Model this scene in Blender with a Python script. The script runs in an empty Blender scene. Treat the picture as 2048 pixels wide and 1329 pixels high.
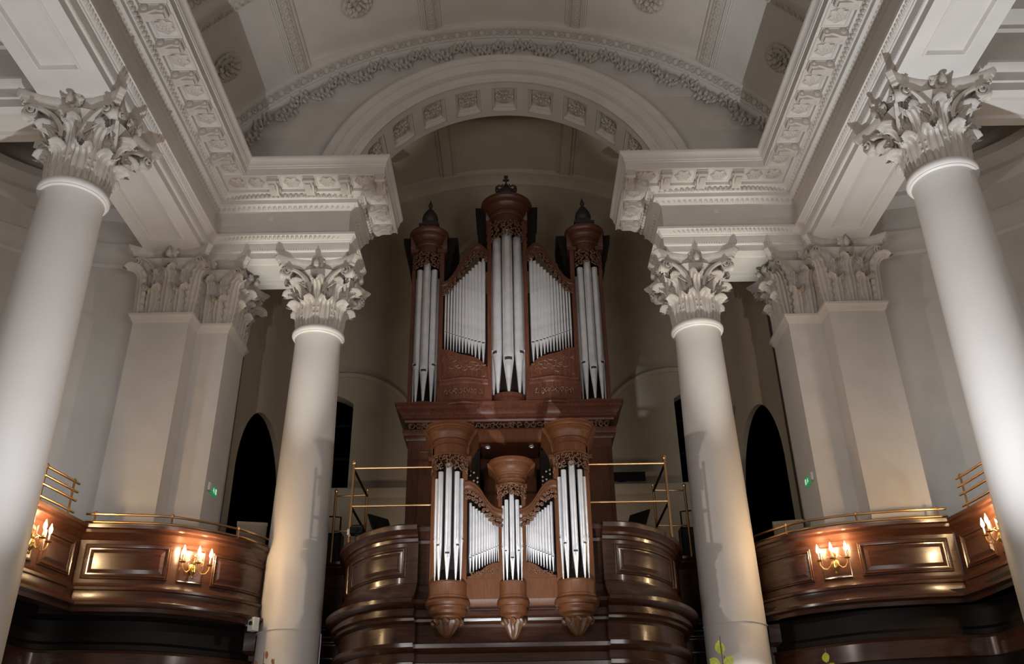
import bpy, math, random
from math import sin, cos, pi, sqrt, atan2, radians, degrees
from mathutils import Vector, Matrix
random.seed(7)
S = bpy.context.scene
COL = S.collection

# ------------------------------------------------------------------ camera
cd = bpy.data.cameras.new('camera'); cam = bpy.data.objects.new('camera', cd); COL.objects.link(cam)
cd.sensor_width = 36.0; cd.lens = 36.0 * 1766.83 / 2048.0; cd.clip_end = 200
PIT, ROL = .4855, -.0167
B = Matrix(((1, 0, 0), (0, 0, -1), (0, 1, 0)))
P = Matrix(((1, 0, 0), (0, cos(PIT), -sin(PIT)), (0, sin(PIT), cos(PIT))))
R = Matrix(((cos(ROL), -sin(ROL), 0), (sin(ROL), cos(ROL), 0), (0, 0, 1)))
M4 = (P @ B @ R).to_4x4(); M4.translation = (0.087, 0, 1.6)
cam.matrix_world = M4
S.camera = cam
S.view_settings.view_transform = 'Standard'; S.view_settings.look = 'None'
S.view_settings.exposure = 0.0; S.view_settings.gamma = 1.0; S.view_settings.use_curve_mapping = False

# ------------------------------------------------------------------ world and lights
W = bpy.data.worlds.new('world'); S.world = W; W.use_nodes = True
W.node_tree.nodes['Background'].inputs[0].default_value = (1.0, .93, .86, 1)
W.node_tree.nodes['Background'].inputs[1].default_value = 0.055

def aim(o, tgt):
    d = Vector(tgt) - o.location
    o.rotation_euler = d.to_track_quat('-Z', 'Y').to_euler()
def spot(name, loc, tgt, power, size, col=(1, 1, 1), blend=.3, rad=.05):
    l = bpy.data.lights.new(name, 'SPOT'); l.energy = power; l.spot_size = radians(size); l.spot_blend = blend
    l.shadow_soft_size = rad; l.color = col
    o = bpy.data.objects.new(name, l); COL.objects.link(o); o.location = loc; aim(o, tgt); return o
def area(name, loc, tgt, power, sx, sy, col=(1, 1, 1)):
    l = bpy.data.lights.new(name, 'AREA'); l.energy = power; l.shape = 'RECTANGLE'; l.size = sx; l.size_y = sy; l.color = col
    o = bpy.data.objects.new(name, l); COL.objects.link(o); o.location = loc; aim(o, tgt); return o
WARM = (1.0, .89, .80); COOL = (.86, .93, 1.0); NEUT = (1.0, .97, .95)
# floods on the side balconies, each washing the opposite columns and piers
spot('balcony_flood', (-5.9, 9.2, 6.2), (3.9, 16, 8.2), 760, 62, WARM, .6, .06)
spot('balcony_flood', (5.9, 9.2, 6.2), (-3.9, 16, 8.2), 640, 62, WARM, .6, .12)
spot('organ_spot', (-.5, 8.0, 1.0), (0, 14.3, 5.2), 2600, 24, (.90, .95, 1.0), .5, .06)
spot('organ_spot', (.6, 4.0, 1.6), (0, 17.4, 10.4), 6200, 14, (1, .96, .93), 1.0, .15)
for sx in (-1, 1):
    # uplights on the nave floor beside the columns
    spot('column_uplight', (sx * 4.7, 9.6, 1.7), (sx * 6.9, 10.4, 11.6), 3100 if sx > 0 else 1900, 58, COOL, 1.0, .03)
    spot('column_uplight', (sx * 3.75, 13.0, 1.6), (sx * 4.15, 15.9, 11.8), 3000, 19, (.95, 1, .93), .8, .02)
    spot('aisle_fill', (sx * 9.2, 11.4, 5.3), (sx * 8.0, 15.8, 7.6), 210, 60, (.92, .96, 1.0), 1.0, .3)  # unseen spot added to lift the aisle wall
for sx in (-1, 1): area('nave_fill', (sx * 6.0, -2.5, .5), (sx * 1.0, 15, 10.0), 760, 5.5, 3.5, NEUT)  # unseen fill areas low in the nave, standing in for floor bounce
for sx, p_ in ((-1, 800), (1, 420)): spot('column_foot_spot', (sx * 4.0, 12.2, .8), (sx * 3.92, 16.2, 3.4), p_, 13, (.93, 1, .95), .4, .03)
area('chamber_fill', (0, 18.9, 5.4), (0, 21.1, 11), 40, 4.4, .4, (1.0, .84, .66))  # unseen fill added behind the organ to brighten the back wall

# ------------------------------------------------------------------ helpers
class MB:
    def __init__(s): s.v = []; s.f = []; s.m = []
    def add(s, vs, fs, mi=0):
        o = len(s.v); s.v += [tuple(p) for p in vs]; s.f += [tuple(i + o for i in f) for f in fs]; s.m += [mi] * len(fs); return s
    def box(s, x0, x1, y0, y1, z0, z1, mi=0, M=None):
        vs = [(x, y, z) for z in (z0, z1) for y in (y0, y1) for x in (x0, x1)]
        if M is not None: vs = [M @ Vector(p) for p in vs]
        return s.add(vs, [(0, 2, 3, 1), (4, 5, 7, 6), (0, 1, 5, 4), (2, 6, 7, 3), (0, 4, 6, 2), (1, 3, 7, 5)], mi)
    def grid(s, rows, mi=0, cu=False, cv=False):
        n = len(rows); m = len(rows[0]); o = []
        vs = [p for r in rows for p in r]
        for i in range(n if cv else n - 1):
            for j in range(m if cu else m - 1):
                a = i * m + j; b = i * m + (j + 1) % m; c = ((i + 1) % n) * m + (j + 1) % m; d = ((i + 1) % n) * m + j
                o.append((a, b, c, d))
        return s.add(vs, o, mi)
    def lathe(s, prof, c=(0, 0), n=32, a0=0, a1=2 * pi, mi=0, cap=True):
        full = abs(a1 - a0 - 2 * pi) < 1e-6; k = n if full else n + 1
        rows = [[(c[0] + r * cos(a0 + (a1 - a0) * j / n), c[1] + r * sin(a0 + (a1 - a0) * j / n), z) for j in range(k)] for r, z in prof]
        s.grid(rows, mi, cu=full)
        if cap and full:
            for row in (rows[0], rows[-1]): s.add(row, [tuple(range(k))], mi)
        return s
    def tube(s, pts, r, n=8, mi=0, closed=False, caps=True):
        pts = [Vector(p) for p in pts]; N = len(pts); rr = r if isinstance(r, (list, tuple)) else [r] * N
        rows = []; up = None
        for i in range(N):
            if closed: t = pts[(i + 1) % N] - pts[i - 1]
            else: t = pts[min(i + 1, N - 1)] - pts[max(i - 1, 0)]
            t.normalize()
            if up is None:
                up = Vector((0, 0, 1)) if abs(t.z) < .9 else Vector((1, 0, 0))
            a = t.cross(up)
            if a.length < 1e-5: a = t.cross(Vector((0, 1, 0)))
            a.normalize(); b = a.cross(t); up = b
            rows.append([pts[i] + (a * cos(2 * pi * j / n) + b * sin(2 * pi * j / n)) * rr[i] for j in range(n)])
        s.grid(rows, mi, cu=True, cv=closed)
        if caps and not closed:
            s.add(rows[0], [tuple(range(n))], mi); s.add(rows[-1], [tuple(range(n))], mi)
        return s
    def sweep(s, path, prof, closed_prof=False, mi=0, caps=True, closed_path=False):
        """plan path of (x, y); profile of (offset to the right of travel, z)"""
        N = len(path); rows = []
        for i in range(N):
            p = Vector(path[i])
            d0 = (p - Vector(path[i - 1])) if (i > 0 or closed_path) else None
            d1 = (Vector(path[(i + 1) % N]) - p) if (i < N - 1 or closed_path) else None
            if d0 is None: d0 = d1
            if d1 is None: d1 = d0
            d0 = d0.normalized(); d1 = d1.normalized()
            n0 = Vector((d0.y, -d0.x)); n1 = Vector((d1.y, -d1.x)); m = n0 + n1
            m = m / max(.25, m.dot(n0))
            rows.append([(p.x + m.x * o, p.y + m.y * o, z) for o, z in prof])
        s.grid(rows, mi, cu=closed_prof, cv=closed_path)
        if caps and not closed_path:
            k = len(prof)
            s.add(rows[0], [tuple(range(k))], mi); s.add(rows[-1], [tuple(range(k))], mi)
        return s
    def arc(s, prof, zc, a0, a1, n=64, mi=0, closed=False, xc=0):
        """vertical arch: profile of (radius, y) swept from angle a0 to a1 measured from the crown"""
        rows = [[(xc + r * sin(a0 + (a1 - a0) * i / n), y, zc + r * cos(a0 + (a1 - a0) * i / n)) for r, y in prof] for i in range(n + 1)]
        s.grid(rows, mi, cu=closed)
        return s
    def mesh(s, name, mats, angle=35):
        me = bpy.data.meshes.new(name); me.from_pydata(s.v, [], s.f)
        for m in (mats if isinstance(mats, (list, tuple)) else [mats]): me.materials.append(m)
        if any(s.m): me.polygons.foreach_set('material_index', s.m)
        me.update(); me.validate()
        if angle:
            me.polygons.foreach_set('use_smooth', [True] * len(me.polygons))
            me.set_sharp_from_angle(angle=radians(angle))
        return me
def link(name, me, parent=None, M=None):
    o = bpy.data.objects.new(name, me); COL.objects.link(o)
    if parent is not None: o.parent = parent
    if M is not None: o.matrix_local = M
    return o
def obj(name, mb, mats, parent=None, M=None, angle=35):
    return link(name, mb.mesh(name, mats, angle), parent, M)
def thing(name, label, cat, loc=(0, 0, 0), group=None, rz=0):
    o = bpy.data.objects.new(name, None); COL.objects.link(o); o.location = loc; o.rotation_euler = (0, 0, rz)
    o['label'] = label; o['category'] = cat; o.empty_display_size = .2
    if group: o['group'] = group
    return o
def tag(o, label, cat, group=None):
    o['label'] = label; o['category'] = cat
    if group: o['group'] = group
    return o
def struct(name, mb, mats, angle=35):
    o = obj(name, mb, mats, None, None, angle); o['kind'] = 'structure'; return o
def T(x=0, y=0, z=0): return Matrix.Translation((x, y, z))
def RZ(a): return Matrix.Rotation(a, 4, 'Z')
def RY(a): return Matrix.Rotation(a, 4, 'Y')
def RX(a): return Matrix.Rotation(a, 4, 'X')
def SC(x, y, z): return Matrix.Diagonal((x, y, z, 1))
def smooth_path(pts, n=6):
    out = []
    Q = [Vector(p) for p in pts]; Q = [Q[0] * 2 - Q[1]] + Q + [Q[-1] * 2 - Q[-2]]
    for i in range(1, len(Q) - 2):
        for k in range(n):
            t = k / n; a, b, c, d = Q[i - 1], Q[i], Q[i + 1], Q[i + 2]
            out.append(.5 * ((2 * b) + (c - a) * t + (2 * a - 5 * b + 4 * c - d) * t * t + (3 * b - a - 3 * c + d) * t ** 3))
    out.append(Q[-2]); return [tuple(p) for p in out]
class Path:
    def __init__(s, pts):
        s.p = [Vector(q) for q in pts]; s.L = [0]
        for a, b in zip(s.p, s.p[1:]): s.L.append(s.L[-1] + (b - a).length)
        s.len = s.L[-1]
    def at(s, d, off=0):
        d = max(0, min(s.len, d)); i = 0
        while i < len(s.L) - 2 and s.L[i + 1] < d: i += 1
        a, b = s.p[i], s.p[i + 1]; t = (d - s.L[i]) / (s.L[i + 1] - s.L[i]); q = a + (b - a) * t
        dr = (b - a).normalized()
        # smooth normal
        i2 = min(len(s.p) - 2, max(0, i + (1 if t > .5 else -1))); dr2 = (s.p[i2 + 1] - s.p[i2]).normalized()
        w = abs(t - .5); dr = (dr * (1 - w) + dr2 * w).normalized()
        return Vector((q.x + dr.y * off, q.y - dr.x * off)), atan2(dr.y, dr.x)
def panel(path, s0, s1, z0, z1, rings, n=8, base=0.0):
    """nested rings [(inset, projection)] of a raised and moulded panel following a plan path"""
    mb = MB(); R = []
    for ins, pr in rings:
        a, b, lo, hi = s0 + ins, s1 - ins, z0 + ins, z1 - ins; ring = []
        for k in range(n + 1):
            q, _ = path.at(a + (b - a) * k / n, base + pr); ring.append((q.x, q.y, lo))
        for k in range(n + 1):
            q, _ = path.at(b + (a - b) * k / n, base + pr); ring.append((q.x, q.y, hi))
        R.append(ring)
    mb.grid(R, cu=True)
    last = R[-1]; mb.add(last, [(k, k + 1, 2 * n - k, 2 * n + 1 - k) for k in range(n)])
    return mb

# ------------------------------------------------------------------ materials
def mat(name, col, rough=.6, metal=0, bump=0, bscale=20, var=0, vscale=3, grain=None, spec=.5, coat=0, emit=None, estr=0, trans=0):
    m = bpy.data.materials.new(name); m.use_nodes = True; nt = m.node_tree; b = nt.nodes['Principled BSDF']
    b.inputs['Base Color'].default_value = (*col, 1); b.inputs['Roughness'].default_value = rough; b.inputs['Metallic'].default_value = metal
    b.inputs['Specular IOR Level'].default_value = spec; b.inputs['Coat Weight'].default_value = coat; b.inputs['Coat Roughness'].default_value = .12
    if trans: b.inputs['Transmission Weight'].default_value = trans
    tc = nt.nodes.new('ShaderNodeTexCoord'); src = tc.outputs['Object']
    if grain:
        mp = nt.nodes.new('ShaderNodeMapping'); mp.inputs['Scale'].default_value = grain; nt.links.new(src, mp.inputs[0]); gsrc = mp.outputs[0]
    else: gsrc = src
    if var:
        nz = nt.nodes.new('ShaderNodeTexNoise'); nz.inputs['Scale'].default_value = vscale; nz.inputs['Detail'].default_value = 6
        nt.links.new(gsrc, nz.inputs[0])
        cr = nt.nodes.new('ShaderNodeValToRGB'); cr.color_ramp.elements[0].position = .3; cr.color_ramp.elements[1].position = .7
        cr.color_ramp.elements[0].color = (*[c * (1 - var) for c in col], 1); cr.color_ramp.elements[1].color = (*[min(1, c * (1 + var)) for c in col], 1)
        nt.links.new(nz.outputs[0], cr.inputs[0]); nt.links.new(cr.outputs[0], b.inputs['Base Color'])
    if bump:
        n2 = nt.nodes.new('ShaderNodeTexNoise'); n2.inputs['Scale'].default_value = bscale; n2.inputs['Detail'].default_value = 4
        nt.links.new(gsrc, n2.inputs[0]); bp = nt.nodes.new('ShaderNodeBump'); bp.inputs['Strength'].default_value = bump; bp.inputs['Distance'].default_value = .02
        nt.links.new(n2.outputs[0], bp.inputs['Height']); nt.links.new(bp.outputs[0], b.inputs['Normal'])
    if emit: b.inputs['Emission Color'].default_value = (*emit, 1); b.inputs['Emission Strength'].default_value = estr
    return m
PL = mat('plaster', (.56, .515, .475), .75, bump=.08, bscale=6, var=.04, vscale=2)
PLO = mat('shaded_ornament_plaster', (.47, .42, .375), .7, bump=.15, bscale=30, var=.08, vscale=8)  # same plaster, darkened so the carving looks shaded in its recesses
PLC = mat('column_paint', (.60, .555, .52), .5, bump=.05, bscale=2, var=.03, vscale=1.2, spec=.35)
PLK = mat('chamber_plaster', (.42, .355, .275), .8, bump=.06, bscale=6, var=.05, vscale=2)  # darker, browner plaster tone throughout the chamber
WU = mat('case_oak', (.085, .029, .017), .36, bump=.12, bscale=12, var=.3, vscale=6, grain=(6, 6, .5), spec=.35)
WC = mat('chair_case_oak', (.095, .033, .0115), .46, bump=.1, bscale=12, var=.22, vscale=8, grain=(7, 7, .5), spec=.3)
WCV = mat('carved_oak', (.115, .052, .027), .42, var=.3, vscale=20)
WG = mat('gallery_mahogany', (.045, .016, .0085), .27, bump=.03, bscale=5, var=.3, vscale=3, grain=(1, 1, 8), coat=.2)
WD = mat('dark_shaded_wood', (.007, .004, .003), .6, spec=.25)  # dark wood taken near black so areas under the galleries read as shade
TIN = mat('pipe_tin', (.74, .75, .78), .34, metal=.65, var=.1, vscale=5)
SLOT = mat('pipe_mouth_dark', (.02, .02, .02), .6)
BR = mat('brass', (.70, .42, .20), .28, metal=1)
BRD = mat('aged_brass', (.55, .36, .12), .3, metal=1)
BLK = mat('black', (.006, .006, .007), .6, spec=.2)
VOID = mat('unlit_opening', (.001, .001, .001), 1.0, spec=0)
BLG = mat('dark_glass', (.004, .004, .006), .25)
FIN = mat('finial_dark', (.02, .016, .014), .6)
WHT = mat('white_plastic', (.6, .6, .58), .4)
GRN = mat('exit_green', (.01, .25, .08), .4, emit=(.02, .8, .25), estr=.2)
BULB = mat('candle_bulb', (1, .8, .5), .3, emit=(1, .72, .36), estr=60)
CAND = mat('candle_sleeve', (.85, .75, .55), .5)
LEAFM = mat('leaf_yellow_green', (.35, .36, .03), .5, var=.35, vscale=9)
LEAFB = mat('leaf_russet', (.22, .08, .03), .6, var=.3, vscale=9)
STEM = mat('stem', (.10, .07, .03), .7)
FLR = mat('stone_floor', (.32, .28, .24), .3, var=.1, vscale=2)
IVORY = mat('ivory', (.75, .7, .55), .4)

# ------------------------------------------------------------------ ornament meshes
def leaf_mesh(w, h, curl=2.4, lobes=5, lean=.12, th=.02):
    N = 24; U = 14; y = 0; z = 0; pts = []; ds = h * 1.25 / N
    for j in range(N + 1):
        v = j / N
        a = lean if v < .62 else lean + curl * ((v - .62) / .38) ** 1.3
        pts.append((y, z, a)); y += ds * sin(a); z += ds * cos(a)
    rows = []; back = []
    for j, (py, pz, a) in enumerate(pts):
        v = j / N
        hw = w / 2 * (.88 + .22 * sin(pi * min(1, v * 1.2)) ** 2) * (1 if v < .86 else sqrt(max(0.12, 1 - ((v - .86) / .15) ** 2)))
        ser = 1 - .30 * abs(sin(pi * lobes * v)) ** 2.2 * (1 if v < .8 else .4)
        r1 = []; r2 = []
        for k in range(U + 1):
            u = -1 + 2 * k / U
            x = u * hw * (1 if abs(u) < .7 else ser)
            off = .017 * cos(u * 5 * pi) * (1 if v < .7 else 1.5) + .035 * (1 - abs(u)) - .05 * u * u + .012 * cos(2 * pi * lobes * v) * max(0, abs(u) - .5) * 2
            off *= (w / .36)
            r1.append((x, -(py + off * cos(a)), pz - off * sin(a)))
            o2 = off - th
            r2.append((x * .97, -(py + o2 * cos(a)), pz - o2 * sin(a)))
        rows.append(r1); back.append(r2)
    mb = MB(); mb.grid(rows); mb.grid(back)
    mb.grid([rows[-1], back[-1]]); mb.grid([[r[0] for r in rows], [r[0] for r in back]]); mb.grid([[r[-1] for r in rows], [r[-1] for r in back]])
    return mb.mesh('acanthus_leaf', PLO, 50)
LEAF_A = leaf_mesh(.40, .52, 2.7, 5, .10, .022); LEAF_B = leaf_mesh(.37, .94, 2.7, 8, .09, .022)
def rosette_mesh(r, d, petals=8, mat_=None, name='rosette'):
    mb = MB()
    for ring, (rr, hh, n) in enumerate(((r, .55, petals), (r * .66, .8, petals), )):
        for k in range(n):
            a = 2 * pi * (k + .5 * ring) / n; rows = []
            for i in range(5):
                t = i / 4; row = []
                for j in range(5):
                    u = -1 + j / 2
                    wv = .42 * sin(pi * min(1, .12 + t * .86)) + .06
                    rad = rr * (.1 + .9 * t); x = rad; yy = u * wv * rr * .8
                    zz = d * hh * sin(pi * (.15 + .8 * t)) * (1 - .45 * u * u) + d * .12
                    row.append((x * cos(a) - yy * sin(a), x * sin(a) + yy * cos(a), zz))
                rows.append(row)
            mb.grid(rows)
    mb.lathe([(r * .26, 0), (r * .26, d * .7), (r * .16, d), (r * .02, d * 1.05)], n=10)
    mb.lathe([(r * .9, 0), (r * .9, d * .12), (r * .02, d * .14)], n=20)
    return mb.mesh(name, mat_ or PLO, 60)
def foliage_boss(r, d, name='vault_rosette'):
    """deep knot of overlapping curled leaves"""
    mb = MB(); rnd = random.Random(5)
    for ring, (rr, n, hh) in enumerate(((r, 9, .35), (r * .75, 8, .7), (r * .45, 6, 1.0))):
        for k in range(n):
            a = 2 * pi * (k + .5 * ring) / n + rnd.uniform(-.1, .1); rows = []
            for i in range(7):
                t = i / 6; row = []
                for j in range(7):
                    u = -1 + j / 3
                    wv = rr * .45 * sin(pi * min(1, .15 + t * .8)) * (1 - .15 * (i % 2) * abs(u))
                    rad = rr * (.15 + .95 * sin(t * pi * .62)); zz = d * (.15 + hh * sin(pi * t * .9)) * (1 - .3 * u * u) + .02 * cos(u * 7)
                    row.append((rad * cos(a) - u * wv * sin(a), rad * sin(a) + u * wv * cos(a), zz))
                rows.append(row)
            mb.grid(rows)
    mb.lathe([(r * .95, 0), (r * .8, d * .2), (r * .2, d * .6), (.01, d * .8)], n=16)
    mb.lathe([(r * .2, d * .5), (r * .2, d * 1.1), (r * .08, d * 1.25), (.01, d * 1.27)], n=10)
    return mb.mesh(name, PLO, 60)
def volute_mesh(L, H, sr, wd, sgn=1):
    """strap rising in the local XZ plane from the origin to a scroll at (L, H)"""
    pts = []
    n = 14
    for i in range(n + 1):
        t = i / n
        x = L * (t ** 1.7); z = H * (1 - (1 - t) ** 1.75)
        pts.append((x, z))
    cx, cz = L, H - sr
    for i in range(1, 40):
        a = pi / 2 - i / 39 * 4.3 * pi; rr = sr * (1 - .82 * i / 39)
        pts.append((cx + rr * cos(a), cz + rr * sin(a)))
    mb = MB(); rows = []
    for i, (x, z) in enumerate(pts):
        a = pts[max(0, i - 1)]; b = pts[min(len(pts) - 1, i + 1)]
        tx, tz = b[0] - a[0], b[1] - a[1]; l = sqrt(tx * tx + tz * tz) or 1; nx, nz = -tz / l, tx / l
        th = (.045 if i < n else .045 * (1 - .6 * (i - n) / 39)) * (1 + .6 * max(0, 1 - abs(i - 5) / 6)); w = wd * (1 - .35 * min(1, i / n)) + (.004 * (i - n) if i > n else 0)
        rows.append([(x - nx * th / 2, -w / 2, z - nz * th / 2), (x + nx * th / 2, -w / 2, z + nz * th / 2), (x + nx * th * .2, -w * .3, z + nz * th * .2), (x + nx * th * .2, w * .3, z + nz * th * .2), (x + nx * th / 2, w / 2, z + nz * th / 2), (x - nx * th / 2, w / 2, z - nz * th / 2)])
    mb.grid(rows, cu=True)
    mb.lathe([(sr * .22, -wd * .6), (sr * .22, wd * .6), (.005, wd * .66)], n=10)
    # eye disc turned into the strap plane
    k = len(mb.v) - 30
    mb.v[k:] = [(cx + p[0], p[2], cz + p[1]) for p in mb.v[k:]]
    return mb.mesh('volute', PLO, 50)
VOL = volute_mesh(.50, .50, .11, .13)
HEL = volute_mesh(.24, .40, .085, .10)
def abacus_mesh():
    mb = MB(); prof = [(.90, 0), (.905, .05), (.93, .075), (.935, .09), (.955, .10), (.985, .15), (1.0, .175), (1.0, .205)]
    out = []
    h = .85; mid = .60; c = .10
    for s in range(4):
        a = s * pi / 2
        for k in range(13):
            t = -1 + 2 * k / 12; x = t * (h - c * .5); y = -(mid + (h + c * .25 - mid) * t * t * (.82 + .18 * t * t)) if abs(t) < 1 else -(h + c * .25)
            out.append((x * cos(a) - y * sin(a), x * sin(a) + y * cos(a)))
    rows = [[(x * f, y * f, z) for x, y in out] for f, z in prof]
    mb.grid(rows, cu=True); k = len(out); mb.add(rows[0], [tuple(range(k))]); mb.add(rows[-1], [tuple(range(k))])
    return mb.mesh('abacus', PLO, 30)
ABA = abacus_mesh()
FLEU = rosette_mesh(.15, .10, 7, PLO, 'fleuron')
DROP = MB().lathe([(.01, -.12), (.05, -.10), (.062, -.04), (.04, .02), (.02, .07), (.005, .1)], n=10).mesh('fleuron_drop', PLO)

def capital(parent, round_=True, faces=(0, 1, 2, 3), M0=None):
    """Corinthian capital; local z 0 is the astragal, 1.43 the top"""
    H = 1.43
    if round_:
        bell = MB().lathe([(.42, 0), (.42, .3), (.46, .7), (.54, 1.0), (.63, 1.17), (.65, 1.2), (.63, 1.225)], n=32)
    else:
        bell = MB(); q = []
        for hw, z in ((.54, 0), (.54, .5), (.58, .9), (.66, 1.17), (.68, 1.2), (.66, 1.225)):
            q.append([(-hw, -hw, z), (hw, -hw, z), (hw, hw, z), (-hw, hw, z)])
        bell.grid(q, cu=True)
    cap = obj('capital', bell, PLO, parent, (M0 or T()) @ T(0, 0, 10.17))
    link('abacus', ABA, cap, T(0, 0, 1.43 - .205))
    for f in faces:
        A = RZ(f * pi / 2)
        link('fleuron', FLEU, cap, A @ T(0, -.64, H - .07) @ RX(pi / 2 + .25))
        link('fleuron_drop', DROP, cap, A @ T(0, -.80, H - .14) @ RX(.2))
        for s in (-1, 1):
            # corner volute: strap from calyx (face quarter) outward to the horn
            ang = atan2(.36, 1) * 0
            bx = .15 if round_ else .27
            by = -.50 if round_ else -.585
            tx, ty = .655, -.69
            yaw = atan2(ty - by, tx - bx)
            L = sqrt((tx - bx) ** 2 + (ty - by) ** 2)
            m = T(bx, by, .70) @ RZ(yaw) @ SC(L / .50 * .92, 1, 1.0)
            if s < 0: m = SC(-1, 1, 1) @ m
            link('volute', VOL, cap, A @ m)
            m = T(bx, by - .01, .76) @ RZ(pi - .12) @ SC(.62 if round_ else .95, 1, 1)
            if s < 0: m = SC(-1, 1, 1) @ m
            link('helix', HEL, cap, A @ m)
    if round_:
        for k in range(8):
            a = k * pi / 4
            link('acanthus_leaf', LEAF_A, cap, RZ(a + pi / 8) @ T(0, -.435, 0) @ SC(.92, 1, 1))
            link('acanthus_leaf', LEAF_B, cap, RZ(a) @ T(0, -.415, 0) @ SC(.95, 1, 1))
            link('calyx', LEAF_A, cap, RZ(a + pi / 8) @ T(0, -.44, .50) @ SC(.36, .5, .55))
    else:
        for f in faces:
            A = RZ(f * pi / 2)
            for x in (-.28, .28):
                link('acanthus_leaf', LEAF_A, cap, A @ T(x, -.54, 0) @ SC(.95, .8, 1))
                link('acanthus_leaf', LEAF_A, cap, A @ T(x, -.57, .5) @ SC(.4, .7, .7))
            link('acanthus_leaf', LEAF_B, cap, A @ T(0, -.53, 0) @ SC(1, .8, 1))
            link('acanthus_leaf', LEAF_B, cap, A @ T(.53, -.53, 0) @ RZ(pi / 4) @ SC(.8, 1, 1))
            if f == faces[0]: link('acanthus_leaf', LEAF_B, cap, A @ T(-.53, -.53, 0) @ RZ(-pi / 4) @ SC(.8, 1, 1))
    return cap

def column(x, y, label):
    t = thing('column', label, 'column', (x, y, 0), 'giant Corinthian columns')
    prof = [(.56, .75), (.555, 2.5), (.545, 4.2), (.53, 5.8), (.51, 7.2), (.487, 8.5), (.465, 9.6), (.458, 9.93), (.475, 10.0)]
    obj('shaft', MB().lathe(prof, n=64), PLC, t)
    ast = [(.46, 9.98), (.495, 10.0), (.505, 10.01)] + [(.475 + .062 * cos(a), 10.085 + .075 * sin(a)) for a in [(-pi / 2 + pi * k / 10) for k in range(11)]] + [(.47, 10.165), (.43, 10.175)]
    obj('astragal', MB().lathe(ast, n=64), PLC, t)
    b = MB().lathe([(.78, .25), (.82, .32), (.78, .42), (.68, .45), (.66, .52), (.72, .56), (.73, .62), (.68, .7), (.60, .73), (.56, .76)], n=48)
    obj('base', b, PLC, t); obj('plinth', MB().box(-.82, .82, -.82, .82, 0, .26), PLC, t)
    capital(t)
    return t
column(-6.80, 11.30, 'tall white round column at the far left of the photo, sconce light behind it')
column(6.88, 11.2, 'tall white round column at the far right of the photo')
column(-3.92, 16.2, 'white round column just left of the organ, between it and the left gallery')
column(3.92, 16.2, 'white round column just right of the organ, with the organ shadow on it')

def pier(s, label):
    t = thing('pier', label, 'pier', (s * 6.5, 16.0, 0), 'square piers with Corinthian capitals')
    for x, y, faces in ((s * 6.80 if s < 0 else 6.86, 15.74, (0,)), (-6.17 if s < 0 else 6.20, 16.22, (0, 1) if s < 0 else (0, 3))):
        M = T(x - s * 6.5, y - 16.0, 0)
        obj('shaft', MB().box(-.55, .55, -.55, .55, 0, 10.0), PL, t, M)
        q = MB(); rows = []
        for hw, z in ((.55, 9.95), (.565, 9.98), (.59, 10.02), (.60, 10.06), (.63, 10.09), (.63, 10.14), (.58, 10.17), (.5, 10.18)):
            rows.append([(-hw, -hw, z), (hw, -hw, z), (hw, hw, z), (-hw, hw, z)])
        q.grid(rows, cu=True); obj('necking', q, PL, t, M)
        capital(t, False, faces, M)
    return t
pier(-1, 'stepped double square pier behind the balcony left of the organ, bearing an exit sign')
pier(1, 'stepped double square pier behind the balcony right of the organ, bearing an exit sign')

# ------------------------------------------------------------------ entablature
EP = [(-.3, 11.6), (0, 11.6), (0, 11.74), (.03, 11.75), (.045, 11.77), (.05, 11.79), (.05, 11.945), (.07, 11.95), (.08, 11.975), (.09, 11.98), (.10, 11.99), (.15, 12.07), (.17, 12.075), (.17, 12.125), (.03, 12.14),
      (.0, 12.16), (.0, 12.745), (.02, 12.755), (.03, 12.77), (.05, 12.80), (.10, 12.86), (.11, 12.87), (.17, 12.875), (.17, 12.975), (.19, 12.985), (.21, 13.0), (.27, 13.07), (.29, 13.075), (.30, 13.085), (.30, 13.16),
      (.80, 13.16), (.80, 13.135), (.82, 13.135), (.82, 13.30), (.84, 13.305), (.84, 13.33), (.855, 13.35), (.86, 13.40), (.89, 13.45), (.92, 13.48), (.925, 13.50), (.93, 13.505), (.93, 13.54), (-.3, 13.54)]
EGG = MB().lathe([(.004, -.05), (.022, -.042), (.034, -.02), (.036, .01), (.03, .035), (.02, .05)], n=8)
def modillion_mesh():
    mb = MB(); w = .095; rows = []
    prof = [(.30, 13.157), (.30, 12.99), (.34, 12.95), (.43, 12.955), (.51, 13.0), (.58, 13.03), (.64, 13.005), (.70, 13.005), (.735, 13.04), (.735, 13.157)]
    for x in (-w, w): rows.append([(x, -p, z) for p, z in prof])
    mb.grid(rows); k = len(prof); mb.add(rows[0], [tuple(range(k))]); mb.add(rows[1], [tuple(range(k))])
    mb.box(-w - .02, w + .02, -.75, -.30, 13.125, 13.16)
    # leaf under the scroll and scroll ends
    mb.box(-w * .55, w * .55, -.70, -.36, 12.965, 13.05)
    for x in (-w - .012, w + .012):
        k0 = len(mb.v); mb.lathe([(.06, -.01), (.06, .01), (.03, .02)], n=12)
        mb.v[k0:] = [(x + p[2] * (1 if x > 0 else -1), -.39 + p[0], 13.065 + p[1]) for p in mb.v[k0:]]
        k0 = len(mb.v); mb.lathe([(.035, -.01), (.035, .01), (.015, .018)], n=10)
        mb.v[k0:] = [(x + p[2] * (1 if x > 0 else -1), -.67 + p[0], 13.075 + p[1]) for p in mb.v[k0:]]
    return mb.mesh('modillion', PLO, 40)
MODI = modillion_mesh()
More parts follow.
